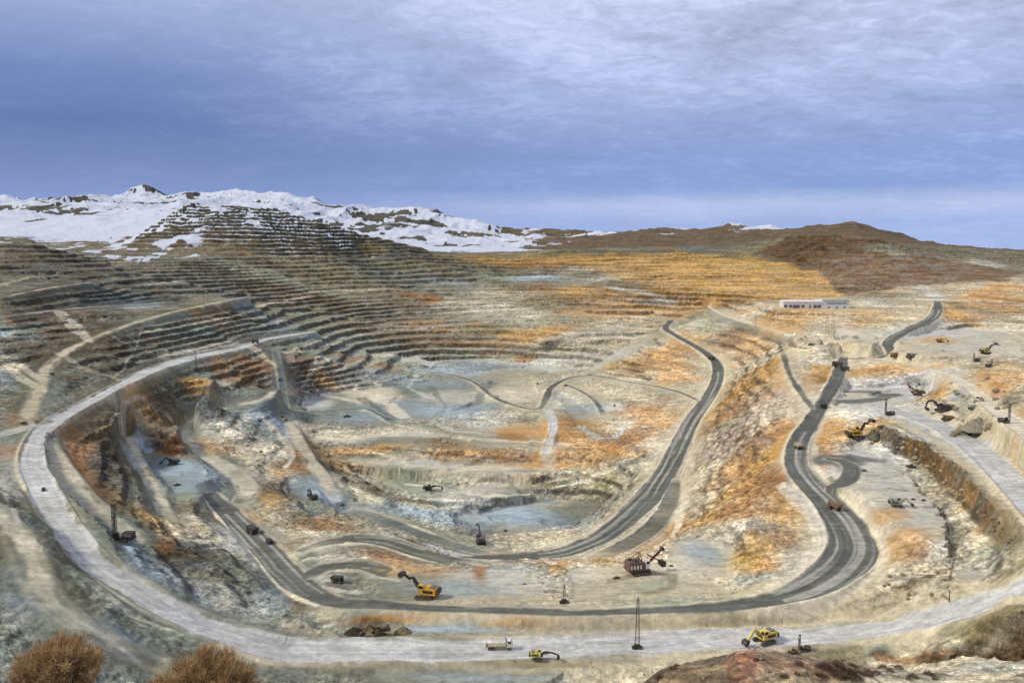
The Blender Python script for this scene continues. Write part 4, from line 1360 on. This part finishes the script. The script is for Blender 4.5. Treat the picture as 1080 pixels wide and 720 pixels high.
def lattice_mast(name,H,b=.9,base=True,mat=M_BLK,lamps=True):
    r=root(name); m=S(); n=int(H/1.3)
    for sx in(-1,1):
        for sy in(-1,1): m.cyl((sx*b/2,sy*b/2,.3),(sx*b*.22,sy*b*.22,H),.07,n=6)
    for k in range(n):
        z0=.3+(H-.3)*k/n; z1=.3+(H-.3)*(k+1)/n; w0=b/2-(b*.28)*k/n; w1=b/2-(b*.28)*(k+1)/n
        for (ax,ay,bx,by) in((-1,-1,1,-1),(1,-1,1,1),(1,1,-1,1),(-1,1,-1,-1)): m.cyl((ax*w0,ay*w0,z0),(bx*w1,by*w1,z1),.035,n=5)
    m.out('mast',mat(),r)
    if base:
        S().box((0,0,.25),(3.4,2.2,.35),bev=.05).box((0,0,.75),(2.0,1.4,.7),bev=.08).out('skid_base',M_BLK(),r)
    if lamps:
        S().box((0,0,H+.1),(.2,1.6,.15)).out('crossbar',mat(),r)
        for y in(-.65,.65): S().box((.15,y,H+.4),(.25,.55,.4),rot=(0,.4,0),bev=.04).out('floodlight',M_GRY(),r)
    return r
def pole(name,H):
    r=root(name)
    S().cyl((0,0,-.4),(0,0,H),.2,.11,n=10).out('post',M_BLK(),r)
    S().box((0,0,H-.6),(.14,2.4,.16)).out('crossarm',M_BLK(),r)
    s=S()
    for y in(-1.,0,1.): s.cyl((0,y,H-.52),(0,y,H-.2),.07,n=8)
    s.each('insulator',M_WHT(),r); return r
def container(name,paint):
    r=root(name)
    s=S().box((0,0,1.35),(6.0,2.4,2.5),bev=.04)
    for k in range(14): s.box((-2.8+k*.43,-1.22,1.35),(.16,.06,2.2)); s.box((-2.8+k*.43,1.22,1.35),(.16,.06,2.2))
    b=s.out('body',paint(),r); S().box((3.02,-.55,1.3),(.06,1.0,2.1)).box((3.02,.55,1.3),(.06,1.0,2.1)).each('door',M_GRY(),r)
    S().box((-2.4,0,.06),(.3,2.3,.14)).box((2.4,0,.06),(.3,2.3,.14)).each('skid',M_BLK(),r); return r
LEN={'ex':10.,'rs':18.,'dr':8.,'ht':9.6,'fb':10.5,'pu':5.3,'ld':9.3}
def put(o,px,py,yaw,label,cat,pxlen=None,L=None,group=None,sink=.0,sc_=None,pitch=0):
    h=hit(px,py)
    if pxlen: k=pxlen*h[1]/F/L
    else: k=sc_ or 1.
    o.location=(h[0],h[1],ground(h[0],h[1])-sink*k); o.scale=(k,k,k); o.rotation_euler=(0,R(pitch),R(yaw))
    o['label']=label; o['category']=cat
    if group: o['group']=group
    return o
GE='excavators working in the pit'; GD='drill rigs on the benches'; GT='haul trucks on the dark roads'; GP='small vehicles about the pit'; GMs='poles and masts'
# big machines, one of a kind
put(excavator('hydraulic_shovel',M_YEL(),M_BLK(),'up'),449,630,165,'large yellow shovel with raised black arm on the pale bench above the bottom road','excavator',42,12.6,GE)
put(excavator('hydraulic_shovel',M_YEL(),M_BLK(),'up'),903,462,20,'orange yellow shovel on the eastern white bench facing a grey rock heap','excavator',31,12.6,GE)
put(excavator('hydraulic_shovel',M_PALEY(),M_PALEY(),'face'),806,677,205,'pale yellow shovel with lowered arm and black tracks on the white bottom road','excavator',40,12.5,GE)
put(excavator('small_excavator',M_PALEY(),M_BLK(),'reach'),567,694,-4,'boxy yellow excavator with thin black arm reaching right along the white road','excavator',31,16.,GE)
put(excavator('small_excavator',M_BRN(),M_BRN(),'face'),400,669,200,'muddy brown excavator in the rust coloured hollow beside the white road','excavator',30,12.5,GE)
put(excavator('small_excavator',M_PUR(),M_PUR(),'dig'),993,434,172,'dark plum excavator with arched arm on the white eastern bench','excavator',28,14.5,GE)
put(excavator('small_excavator',M_PALEY(),M_BLK(),'up'),1040,373,15,'little yellow excavator on the pale upper terrace near the right edge','excavator',17,12.,GE)
put(excavator('small_excavator',M_BLK(),M_BLK(),'dig'),330,526,130,'black excavator with lowered arm on the blue grey western floor','excavator',18,13.,GE)
put(excavator('small_excavator',M_BLK(),M_BLK(),'reach'),452,517,10,'black excavator with long flat arm alone on the pale inner floor','excavator',20,16.,GE)
put(excavator('small_excavator',M_BLU(),M_BLK(),'face'),182,490,180,'dark blue excavator digging by the bluish left bench','excavator',18,12.,GE)
put(rope_shovel('rope_shovel'),675,604,16,'dark brown rope shovel with white vents with black dipper by the grey rubble bench','mining shovel',44,18.)
put(excavator('small_excavator',M_PUR(),M_PUR(),'high'),507,573,100,'plum coloured excavator with raised arm at the edge of the light blue pit floor','excavator',20,10.,GE)
put(excavator('small_excavator',M_BRN(),M_RED(),'high'),968,417,160,'small reddish excavator by the orange bank on the eastern white bench','excavator',13,9.,GE)
put(excavator('small_excavator',M_GRN(),M_TAN(),'face'),946,534,-15,'grey green excavator with tan arm on the wide pale eastern floor','excavator',24,13.,GE)
put(excavator('small_excavator',M_YEL(),M_YEL(),'face'),992,361,0,'tiny yellow excavator beside the orange bank on the upper terrace','excavator',12,13.,GE)
# drill rigs
put(drill_rig('drill_rig'),130,571,180,'black drill rig with tall thin mast on the beige bench right of the white road','drill rig',None,None,GD,sc_=1.0)
put(drill_rig('drill_rig'),938,438,180,'black drill rig on the white eastern bench just right of the yellow shovel','drill rig',10,8.,GD)
put(drill_rig('drill_rig'),1059,446,0,'dark drill rig on the wide cream road near the right edge','drill rig',12,8.,GD)
put(drill_rig('drill_rig',M_BLU,M_BLK,11.),848,686,175,'drill rig with dark blue mast at the foot of the red mound','drill rig',13,8.,GD)
put(drill_rig('drill_rig',M_BLU,M_BLU,10.),1030,381,180,'small drill rig left of another below the yellow excavator on the upper terrace','drill rig',7,8.,GD)
put(drill_rig('drill_rig',M_BLU,M_BLU,10.),1043,387,0,'small drill rig on the upper terrace edge, nearer the camera than its twin','drill rig',7,8.,GD)
# trucks
put(flatbed('flatbed_truck'),528,684,2,'flatbed truck with white cab and tan bed on the white bottom road','truck',30,10.5)
put(loader('wheel_loader',M_BRN),836,689,185,'dark muddy wheel loader at the foot of the red mound beside the blue mast','loader',15,9.3)
T_=[(842,473,100,11,'haul truck with pale body on the dark road bend west of the yellow shovel',M_WHT,M_TAN),
 (880,537,125,15,'brown haul truck on the right hand lane of the wide dark curve',M_BRN,M_BRN),
 (868,430,80,11,'black haul truck where the dark road meets the loop road',M_BLK,M_BLK),
 (883,387,140,11,'black haul truck at the top of the straight dark road, left one of two',M_BLK,M_BLK),
 (891,391,140,9,'black haul truck at the top of the straight dark road, right one of two',M_BLK,M_BLK),
 (944,377,20,10,'dark haul truck at the foot of the winding northern road',M_BLK,M_BRN),
 (961,378,170,11,'grey haul truck just right of the winding northern road foot',M_GRY,M_GRY),
 (266,562,140,15,'black haul truck low on the dark road at the left side of the pit',M_BLK,M_BLK),
 (284,573,130,10,'small dark haul truck following downhill on the dark left road',M_GRY,M_BLK),
 (750,379,130,7,'dark haul truck on the inner pit road near its upper bend',M_BLK,M_BLK),
 (356,614,-20,14,'dark haul truck parked inside the small loop on the left bench',M_BLK,M_BLK),
 (999,444,175,12,'brown haul truck below the plum excavator on the eastern bench',M_BRN,M_BRN),
 (269,362,20,8,'dark haul truck on the far left end of the white road',M_BLK,M_BLK),
 (1026,432,10,10,'grey green haul truck beside the stone heap on the cream road',M_GRN,M_GRN)]
protos={}
for px,py,yaw,L,lab,a,b in T_:
    key=(a,b)
    if key in protos: o=tree_copy(protos[key])
    else: o=protos[key]=haul_truck('haul_truck',a,b)
    put(o,px,py,yaw,lab,'haul truck',L,9.6,GT)
P_=[(46,517,115,9,'black pickup truck on the white road at the far left',M_BLK),
 (48,460,70,6,'white pickup truck where the white road bends near the left edge',M_WHT),
 (55,395,70,6,'dark pickup truck on the climbing beige road',M_BLK),
 (25,447,10,7,'dark pickup truck on the spur road by the left edge',M_BLK),
 (187,512,10,7,'black pickup truck alone on the light blue left bench',M_BLK),
 (961,493,-30,10,'dark pickup truck under the rocky face of the eastern bench',M_BLK),
 (911,497,5,7,'grey pickup truck by the dark patch on the eastern floor',M_GRY),
 (963,527,5,5,'small dark pickup truck right of the tan armed excavator, left one of a pair',M_BLK),
 (974,528,5,5,'small dark pickup truck right of the tan armed excavator, right one of a pair',M_BLK),
 (650,610,20,8,'dark pickup truck left in front of the brown rope shovel',M_RED),
 (647,592,20,5,'white pickup truck behind the brown rope shovel on the bench edge',M_WHT),
 (708,597,10,5,'small dark pickup truck right of the rope shovel dipper',M_BLK),
 (361,533,10,6,'dark pickup truck at the left end of the slate blue floor road',M_BLK),
 (533,560,60,5,'small black pickup truck on the light blue pit floor right of the plum excavator',M_BLK),
 (503,553,60,4,'small black pickup truck on the light blue pit floor above the plum excavator',M_BLK),
 (567,405,70,4,'black pickup truck on the cream patch left of the inner road bend',M_BLK),
 (597,407,150,5,'black pickup truck at the start of the inner spur road',M_BLK),
 (648,428,80,5,'black pickup truck on the small bluish floor below the inner road',M_BLK),
 (366,440,30,8,'dark pickup truck in the middle of the dark western floor road',M_BLK),
 (298,440,140,4,'black pickup truck at the start of the western floor road, left one',M_BLK),
 (302,443,140,4,'black pickup truck at the start of the western floor road, right one',M_BLK),
 (274,444,140,4,'dark pickup truck on the bluish ground left of the western floor road',M_BLU),
 (295,401,80,5,'dark pickup truck on the steep slate coloured track',M_BLK),
 (283,478,170,6,'white pickup truck on the rust coloured ledge of the western side',M_WHT),
 (275,477,170,5,'black pickup truck beside the white one on the western ledge',M_BLK),
 (855,364,160,6,'black pickup truck on the cream plateau road below the white building',M_BLK),
 (969,405,80,4,'small black pickup truck at the back of the eastern white bench',M_BLK),
 (1031,420,80,5,'black pickup truck on the cream road above the stone heap',M_BLK),
 (553,616,10,4,'small grey pickup truck on the pale bench right of the yellow shovel',M_GRY),
 (542,697,90,3,'grey pickup truck between flatbed and yellow excavator',M_GRY)]
pp={}
for px,py,yaw,L,lab,a in P_:
    o=tree_copy(pp[a]) if a in pp else pickup('pickup_truck',a); pp.setdefault(a,o)
    put(o,px,py,yaw,lab,'pickup truck',L,5.3,GP)
# masts
def hpx(px,py,n): return n*hit(px,py)[1]/F*1.12
put(lattice_mast('lighting_mast',hpx(672,683,50),1.3),672,683,0,'tall thin lattice mast on a dark base at the near edge of the white road','mast',group=GMs)
put(lattice_mast('lighting_mast',hpx(595,634,17),.9),595,635,0,'short thin mast with a wide dark base on the bench left of the rope shovel','mast',group=GMs)
put(lattice_mast('lighting_mast',hpx(207,390,13),1.2,True),207,390,0,'dark mast on the white road high on the left wall','mast',group=GMs)
put(lattice_mast('lighting_mast',hpx(553,381,10),1.5,True),553,381,0,'dark mast at the foot of the far pit wall','mast',group=GMs)
put(lattice_mast('lighting_mast',hpx(328,413,9),1.3,True),328,413,0,'dark mast on the pale western floor beside the white track','mast',group=GMs)
put(lattice_mast('lattice_pylon',hpx(872,356,22),3.2,False,lamps=False,mat=M_BRN),872,356,0,'brown lattice pylon below the white building, left one','pylon',group=GMs)
put(lattice_mast('lattice_pylon',hpx(878,357,24),3.2,False,lamps=False,mat=M_BRN),878,357,0,'brown lattice pylon below the white building, right one','pylon',group=GMs)
put(pole('power_pole',hpx(797,346,12)),797,346,0,'dark power pole beside the plateau road above the rust slope','pole',group=GMs)
put(pole('power_pole',hpx(1000,636,12)),1001,634,0,'dark pole leaning over the white road at the right bottom','pole',group=GMs)
# the long white building
def building():
    h=hit(858,325); d=h[1]; k=d/F; r=root('industrial_building'); r.location=(h[0],h[1],ground(h[0],h[1])-.6)
    Lx=40*k; Hh=9.5*k*1.0; D=14.
    def block(x0,x1,H,rh,nm):
        return S().box(((x0+x1)/2,0,H/2),(x1-x0,D,H)).out(nm,M_WHT(),r)
    x0=-34*k; x1=6*k; x2=9*k; x3=35*k
    w=S().box(((x0+x1)/2,0,Hh*.42),(x1-x0,D,Hh*.84)).out('long_wall',M_WHT(),r)
    S().prism([(-D/2-.6,Hh*.84),(0,Hh*1.0),(D/2+.6,Hh*.84),(D/2+.6,Hh*.80),(-D/2-.6,Hh*.80)],x0-.5,x1+.5).out('roof',M_WHT(),r)
    o=r.children[-1]; o.rotation_euler=(0,0,R(90)); 
    # rotate outline so that the ridge follows the length
    for v in o.data.vertices: pass
    w2=S().box(((x2+x3)/2,0,Hh*.45),(x3-x2,D,Hh*.9)).out('annex_wall',M_WHT(),r)
    o2=S().prism([(-D/2-.6,Hh*.9),(0,Hh*1.04),(D/2+.6,Hh*.9),(D/2+.6,Hh*.86),(-D/2-.6,Hh*.86)],x2-.5,x3+.5).out('annex_roof',M_GRN(),r); o2.rotation_euler=(0,0,R(90))
    o.location=(0,0,0)
    # prism extrudes along y: turning by 90 degrees sends +y to -x, so mirror the extents
    for q,(a,b) in((o,(x0,x1)),(o2,(x2,x3))):
        for v in q.data.vertices: v.co.y=-v.co.y
    S().box(((x1+x2)/2,-.5,Hh*.5),(x2-x1-.2,D*.9,Hh)).out('stair_tower',M_WHT(),r)
    n=9
    for i in range(n):
        if i==5: continue
        x=x0+(x1-x0)*(i+.7+(.12 if i%3 else -.1))/(n+.4); S().box((x,-D/2-.05,Hh*.30),((x1-x0)/n*(.78 if i!=6 else .3),.2,Hh*.36)).out('open_bay',pm('shaded_bay',(112,98,106),.8,0,.1),w)
    for i in range(3): S().box((x2+(x3-x2)*(i+.6)/3.2,-D/2-.05,Hh*.18),(2.2,.2,Hh*.26)).out('door',M_GRY(),w2)
    S().box((x2+(x3-x2)*.5,-D/2-.05,Hh*.62),((x3-x2)*.8,.2,Hh*.14)).out('window_band',M_GRN(),w2)
    r['label']='long white industrial building with dark open bays on the far right rim'; r['category']='building'
building()
h=hit(905,325)
# boulders along the cream road and under the eastern face
def rock(seed,r=1.,n=2):
    rr=random.Random(seed); b=bmesh.new(); bmesh.ops.create_icosphere(b,subdivisions=n,radius=r)
    off=[Vector((rr.uniform(-1,1),rr.uniform(-1,1),rr.uniform(-1,1))).normalized() for _ in range(7)]
    for v in b.verts:
        d=v.co.normalized(); k=1.
        for o_ in off: q=d.dot(o_); k=min(k,.78/max(q,.35)) if q>.55 else k
        v.co=d*r*k*rr.uniform(.93,1.05); v.co.z*=.72
    me=bpy.data.meshes.new('boulder'); b.to_mesh(me); b.free(); return me
MR=pm('dark_boulder_stone',(122,112,90),.95,0,.35,(160,140,106),1.1); MR2=pm('pale_boulder_stone',(170,156,128),.95,0,.3,(120,112,96),1.1)
RM=[rock(i) for i in range(8)]
for me in RM[:5]: me.materials.append(MR)
for me in RM[5:]: me.materials.append(MR2)
def boulder(px,py,size,me,label,group):
    h_=hit(px,py)
    if h_ is None: return
    o=bpy.data.objects.new('boulder',me); bpy.context.scene.collection.objects.link(o)
    o.location=(h_[0],h_[1],h_[2]+size*.2); o.scale=(size*random.uniform(.8,1.3),size,size*random.uniform(.8,1.2)); o.rotation_euler=(random.uniform(-.4,.4),random.uniform(-.4,.4),random.uniform(0,6.28))
    o['label']=label; o['category']='boulder'; o['group']=group
for i in range(26):
    t=random.random(); boulder(1004+t*42,458-t*5+random.uniform(-2.5,2.5)-8*max(0,t-.7),random.uniform(1.2,2.4),RM[i%5],'dark boulder in the row at the lower edge of the grey stone heap','boulders along the stone heap')
for i in range(26):
    boulder(random.gauss(1030,9),random.gauss(446,4),random.uniform(.7,1.6),RM[5+i%3],'pale stone lying on the grey heap beside the cream road','stones on the grey heap')
fe=[(930,455),(972,481),(1010,516),(1052,550),(1074,572)]
for i in range(44):
    t=random.random()*3.99; k=int(t); f=t-k; x=fe[k][0]+(fe[k+1][0]-fe[k][0])*f; y=fe[k][1]+(fe[k+1][1]-fe[k][1])*f
    boulder(x+random.uniform(-7,3),y+random.uniform(-4,9),random.uniform(.6,1.7),RM[i%8],'rough boulder on the broken face below the wide white bench','boulders on the eastern face')
for i in range(20): boulder(random.uniform(930,1000),random.uniform(600,632),random.uniform(.4,1.1),RM[i%8],'small stone scattered on the tan ground above the right end of the white road','stones by the right road')
for i in range(26): boulder(random.uniform(1000,1080),random.uniform(398,432),random.uniform(.9,2.2),RM[i%8],'boulder on the rusty slope by the right edge above the cream road','boulders on the upper right slope')
for i in range(16): boulder(random.gauss(467,8),random.gauss(466,2.5),random.uniform(1.,2.2),RM[5+i%3],'white stone in the small spill in the middle of the pit','white stones in the pit centre')
for i in range(40): boulder(random.uniform(620,990),random.uniform(694,716),random.uniform(.12,.4),RM[i%8],'small stone lying on the red mound in the foreground','stones on the red mound')
# rock heap in front of the eastern shovel, soil heap by the brown excavator
def heap(name,px,py,wpx,hpx_,mat,label,cat,seed):
    h_=hit(px,py); k=h_[1]/F; b=bmesh.new(); n=26; W=wpx*k/2; H=hpx_*k; vs=[]
    rr=random.Random(seed)
    for i in range(n+1):
        row=[]
        for j in range(n+1):
            x=(i/n*2-1); y=(j/n*2-1); r_=math.hypot(x,y*1.05); z=max(0,1-r_)**.8*H*(.75+.5*rr.random()*(1 if r_<.9 else 0)) if r_<1 else -.6
            row.append(b.verts.new((x*W*(1+rr.uniform(-.02,.02)),y*W*.8,z)))
        vs.append(row)
    for i in range(n):
        for j in range(n): b.faces.new((vs[i][j],vs[i+1][j],vs[i+1][j+1],vs[i][j+1]))
    me=bpy.data.meshes.new(name); b.to_mesh(me); b.free(); me.materials.append(mat)
    o=bpy.data.objects.new(name,me); bpy.context.scene.collection.objects.link(o); o.location=(h_[0],h_[1],ground(h_[0],h_[1])-.15); o['label']=label; o['category']=cat
heap('rock_heap',921,462,14,10,MR2 if False else pm('grey_green_rubble',(128,126,100),.95,0,.3,(90,84,66),1.),'grey green rock heap right in front of the eastern yellow shovel','rock heap',3)
heap('soil_heap',374,668,26,8,pm('dark_wet_soil',(62,50,36),.95,0,.3,(96,76,50),.6),'dark brown soil heap left of the muddy brown excavator','soil heap',5)
heap('soil_heap',425,666,20,7,pm('olive_soil',(128,118,88),.95,0,.3,(150,134,100),.6),'olive grey soil heap right of the muddy brown excavator','soil heap',6)
heap('rock_heap',1031,452,34,12,pm('stone_heap_grey',(150,144,122),.95,0,.35,(100,94,76),.8),'broad grey stone heap between the eastern bench and the cream road','rock heap',8)
# ------------------------------------------------------------------ dry bushes at the viewer's feet and scrub on the mound
def twig_mat(name,a,b_):
    m,nt,b=new_mat(name); g=NB(nt); at=g.n('ShaderNodeAttribute',attribute_name='tone')
    x=g.mix(at.outputs['Fac'],tuple(s2l(a))+(1,),tuple(s2l(b_))+(1,)); g.l(x,b.inputs['Base Color']); b.inputs['Roughness'].default_value=.8; return m
def twigs(n,rad,hgt,wid,seed,segs=4,lo=-.05,z0=0.):
    rg=np.random.default_rng(seed)
    th=rg.uniform(0,2*np.pi,n); el=np.arccos(rg.uniform(lo,1,n)); L=rg.uniform(.70,1.04,n)**.6
    # lumpy outline
    lump=1+.10*np.sin(th*3+seed)+.07*np.sin(th*7+1+seed)*np.sin(el*5)
    end=np.stack([np.sin(el)*np.cos(th)*rad,np.sin(el)*np.sin(th)*rad*.9,np.cos(el)*hgt],-1)*(L*lump)[:,None]
    st=end*rg.uniform(.2,.85,n)[:,None]; end=end*rg.uniform(.8,1.,n)[:,None]
    mid=(st+end)/2+rg.normal(0,.06,(n,3))*rad; mid[:,2]+=.05*rad
    jit=rg.normal(0,.05,(n,3))*rad; end=end+jit
    st[:,2]+=z0; mid[:,2]+=z0; end[:,2]+=z0
    sd_=rg.normal(0,1,(n,3)); sd_/=np.linalg.norm(sd_,axis=1,keepdims=True)
    P=[]; 
    for k in range(segs+1):
        t=k/segs; c=(1-t)**2*st+2*t*(1-t)*mid+t*t*end; w=wid*(1-.75*t); P.append(c-sd_*w/2); P.append(c+sd_*w/2)
    V=np.stack(P,1).reshape(-1,3); m=2*(segs+1); Fq=[]
    base=(np.arange(n)*m)[:,None]
    for k in range(segs): Fq.append(base+np.array([[2*k,2*k+1,2*k+3,2*k+2]]))
    Fq=np.stack(Fq,1).reshape(-1,4); tone=np.repeat(rg.random(n),m)
    me=bpy.data.meshes.new('twigs'); me.from_pydata(V.tolist(),[],Fq.tolist()); a=me.attributes.new('tone','FLOAT','POINT'); a.data.foreach_set('value',tone.astype(np.float32)); return me
TM=twig_mat('dry_twig',(150,116,76),(212,178,124))
def shrub_mesh(rad,Hh,seed,nb=70,per=210):
    rg=np.random.default_rng(seed); V=[];Fq=[];tone=[]; tips=[]
    for b in range(nb):
        a=rg.uniform(0,2*np.pi); e=np.arccos(rg.uniform(.12,1)); L=rg.uniform(.62,.95)*(1+.14*math.sin(a*3+seed))
        tip=np.array([math.sin(e)*math.cos(a)*rad*L,math.sin(e)*math.sin(a)*rad*L*.9,Hh-rad*.72+math.cos(e)*rad*.62*L]); tips.append(tip)
        base=tip*np.array([.55,.55,1])-np.array([0,0,rad*.35])
        st=base+(tip-base)*rg.uniform(0,.9,(per,1))+rg.normal(0,.03,(per,3))
        out=tip-np.array([0,0,Hh-rad*1.1]); out/=np.linalg.norm(out)
        d=out*.8+rg.normal(0,.55,(per,3))+np.array([0,0,.25]); d/=np.linalg.norm(d,axis=1,keepdims=True)
        ln=rg.uniform(.06,.22,(per,1))*rad; end=st+d*ln; mid=(st+end)/2+rg.normal(0,.02,(per,3))
        sd_=rg.normal(0,1,(per,3)); sd_/=np.linalg.norm(sd_,axis=1,keepdims=True); P=[]
        for k in range(4):
            t=k/3; c=(1-t)**2*st+2*t*(1-t)*mid+t*t*end; w=.011*(1-.7*t); P.append(c-sd_*w/2); P.append(c+sd_*w/2)
        v=np.stack(P,1).reshape(-1,3); o0=sum(len(q) for q in V); V.append(v); bs=(np.arange(per)*8)[:,None]+o0
        Fq.append(np.stack([bs+np.array([[2*k,2*k+1,2*k+3,2*k+2]]) for k in range(3)],1).reshape(-1,4)); tn=np.clip(rg.random()*.6+rg.random(per)*.4,0,1); tone.append(np.repeat(tn,8))
    me=bpy.data.meshes.new('twigs'); me.from_pydata(np.concatenate(V).tolist(),[],np.concatenate(Fq).tolist()); a=me.attributes.new('tone','FLOAT','POINT'); a.data.foreach_set('value',np.concatenate(tone).astype(np.float32)); return me,tips
def bush(px,ptop,wpx,D,label,seed):
    x,y,z=ray(px,ptop); k=D/y; X0,Zt_=x*k,z*k; gz_=ground(X0,D); Hh=Zt_-gz_; rad=wpx/2*D/F
    r=root('dry_bush'); r.location=(X0,D,gz_)
    me,tips=shrub_mesh(rad,Hh,seed,120,230); me.materials.append(TM); o=bpy.data.objects.new('twigs',me); bpy.context.scene.collection.objects.link(o); o.parent=r
    s=S()
    for t in tips: m_=(t[0]*.35,t[1]*.35,t[2]*.5); s.cyl((t[0]*.03,t[1]*.03,-.1),m_,.022,.016,n=5).cyl(m_,tuple(t),.015,.005,n=5)
    s.out('branch',pm('bush_branch',(104,78,54),.9,0,.1),r)
    r['label']=label; r['category']='bush'; r['group']='dry bushes in the foreground'
bush(60,670,112,13,'round orange brown dry bush in the bottom left corner',3)
bush(216,684,128,12.5,'wide orange brown dry bush right of the corner bush',9)
sm=[twigs(420,.55,.42,.022,40+i,3) for i in range(3)]
SM=twig_mat('scrub_twig',(72,56,48),(120,94,66)); 
for me in sm: me.name='scrub'; me.materials.append(SM)
for i in range(60):
    px=random.gauss(895,16) if i<26 else random.uniform(610,1000); py=random.uniform(700,716) if i<26 else random.uniform(692,717); h_=hit(px,py)
    if h_ is None or h_[1]>130: continue
    o=bpy.data.objects.new('scrub_clump',sm[i%3]); bpy.context.scene.collection.objects.link(o); o.location=h_; k=random.uniform(.8,1.9); o.scale=(k,k,k*.9); o.rotation_euler=(0,0,random.uniform(0,6))
    o['label']='low dark scrub clump growing on the red mound'; o['category']='shrub'; o['group']='scrub clumps on the red mound'
print('objects',time.time()-T0)
# ------------------------------------------------------------------ camera, sun, sky
sc=bpy.context.scene
cam=bpy.data.cameras.new('camera'); co=bpy.data.objects.new('camera',cam); sc.collection.objects.link(co); sc.camera=co
cam.sensor_width=36; cam.lens=36*F/1080; cam.clip_start=.1; cam.clip_end=30000
co.location=(0,0,0); co.rotation_euler=(math.pi/2-TH,0,0)
SUN_EL,SUN_AZ=R(38),R(-98)     # azimuth from +Y towards +X; the sun is behind the viewer on the left
sl=bpy.data.lights.new('sun','SUN'); sl.energy=2.1; sl.angle=R(10); sl.color=(1,.91,.77)
so=bpy.data.objects.new('sun',sl); sc.collection.objects.link(so)
dv=Vector((math.sin(SUN_AZ)*math.cos(SUN_EL),math.cos(SUN_AZ)*math.cos(SUN_EL),math.sin(SUN_EL)))
so.rotation_euler=dv.to_track_quat('Z','Y').to_euler(); so.location=(0,-20,400)
w=bpy.data.worlds.new('World'); sc.world=w; w.use_nodes=True; nt=w.node_tree; g=NB(nt)
bg=nt.nodes['Background']; bg.inputs[1].default_value=.1
sky=g.n('ShaderNodeTexSky',sky_type='NISHITA'); sky.sun_disc=False; sky.sun_elevation=SUN_EL; sky.sun_rotation=SUN_AZ
tc=g.n('ShaderNodeTexCoord'); D=tc.outputs['Generated']; sx=g.n('ShaderNodeSeparateXYZ'); g.l(D,sx.inputs[0]); dx,dy,dz=sx.outputs
zz=g.math('MAXIMUM',dz,0.)
den=g.math('ADD',zz,.20)
cx=g.n('ShaderNodeCombineXYZ'); g.l(g.math('DIVIDE',dx,den),cx.inputs[0]); g.l(g.math('DIVIDE',dy,den),cx.inputs[1])
CP=cx.outputs[0]
# rows of stratocumulus: rolls lie across the view
big,_=g.noise(g.vmul(CP,(.6,.7,1)),1.,4,.55,.3)
mid,_=g.noise(g.vmul(CP,(2.6,3.4,1)),1.,5,.6,.4)
fine,_=g.noise(g.vmul(CP,(13.,18.,1)),1.,5,.65,.7)
fade=g.mapr(dz,.04,.25,.25,1.)
def ramp(v,els):
    x=g.n('ShaderNodeValToRGB'); g.l(v,x.inputs[0]); r=x.color_ramp
    while len(r.elements)<len(els): r.elements.new(.5)
    for e,(p,c) in zip(r.elements,els): e.position=p; e.color=tuple(s2l(c))+(1,)
    return x.outputs[0]
right=ramp(g.math('MULTIPLY',zz,2.),[(0,(152,170,214)),(.045,(150,170,214)),(.09,(168,180,216)),(.13,(128,152,202)),(.20,(130,152,202)),(.36,(168,180,216)),(.55,(180,188,218)),(.8,(178,184,210))])
left=ramp(g.math('MULTIPLY',zz,2.),[(0,(122,142,196)),(.09,(118,138,190)),(.16,(108,128,174)),(.26,(92,114,164)),(.36,(108,130,178)),(.48,(144,160,198)),(.62,(164,176,206)),(.8,(158,174,200))])
fx=g.mapr(dx,-.50,.30,0.,1.)
fx=g.math('ADD',fx,g.math('MULTIPLY',g.math('SUBTRACT',big,.5),.7),clamp=True)
base=g.mix(fx,left,right)
amt=g.math('ADD',g.math('MULTIPLY',g.math('SUBTRACT',mid,.5),.85),g.math('MULTIPLY',g.math('SUBTRACT',fine,.5),.75))
amt=g.math('ADD',amt,g.math('MULTIPLY',g.math('SUBTRACT',big,.5),.9))
amt=g.math('MULTIPLY',g.math('MULTIPLY',amt,fade),g.math('MULTIPLY_ADD',fx,.75,.30))
mul=g.math('ADD',amt,1.)
cl=g.mix(1.,base,mul,'MULTIPLY')
cl=g.mix(g.math('MULTIPLY',g.math('MAXIMUM',amt,0.),.9,clamp=True),cl,tuple(s2l((214,216,236)))+(1,))
c10=g.n('ShaderNodeVectorMath',operation='SCALE'); g.l(cl,c10.inputs[0]); c10.inputs['Scale'].default_value=SKYK
fin=g.mix(.97,sky.outputs[0],c10.outputs[0])
g.l(fin,bg.inputs[0])
vs=sc.view_settings; sc.display_settings.display_device='sRGB'; vs.view_transform='Standard'; vs.look='None'; vs.gamma=1; vs.exposure=EXPO; vs.use_curve_mapping=False
sc.cycles.max_bounces=5; sc.cycles.diffuse_bounces=3; sc.cycles.use_denoising=True
print('done',time.time()-T0)
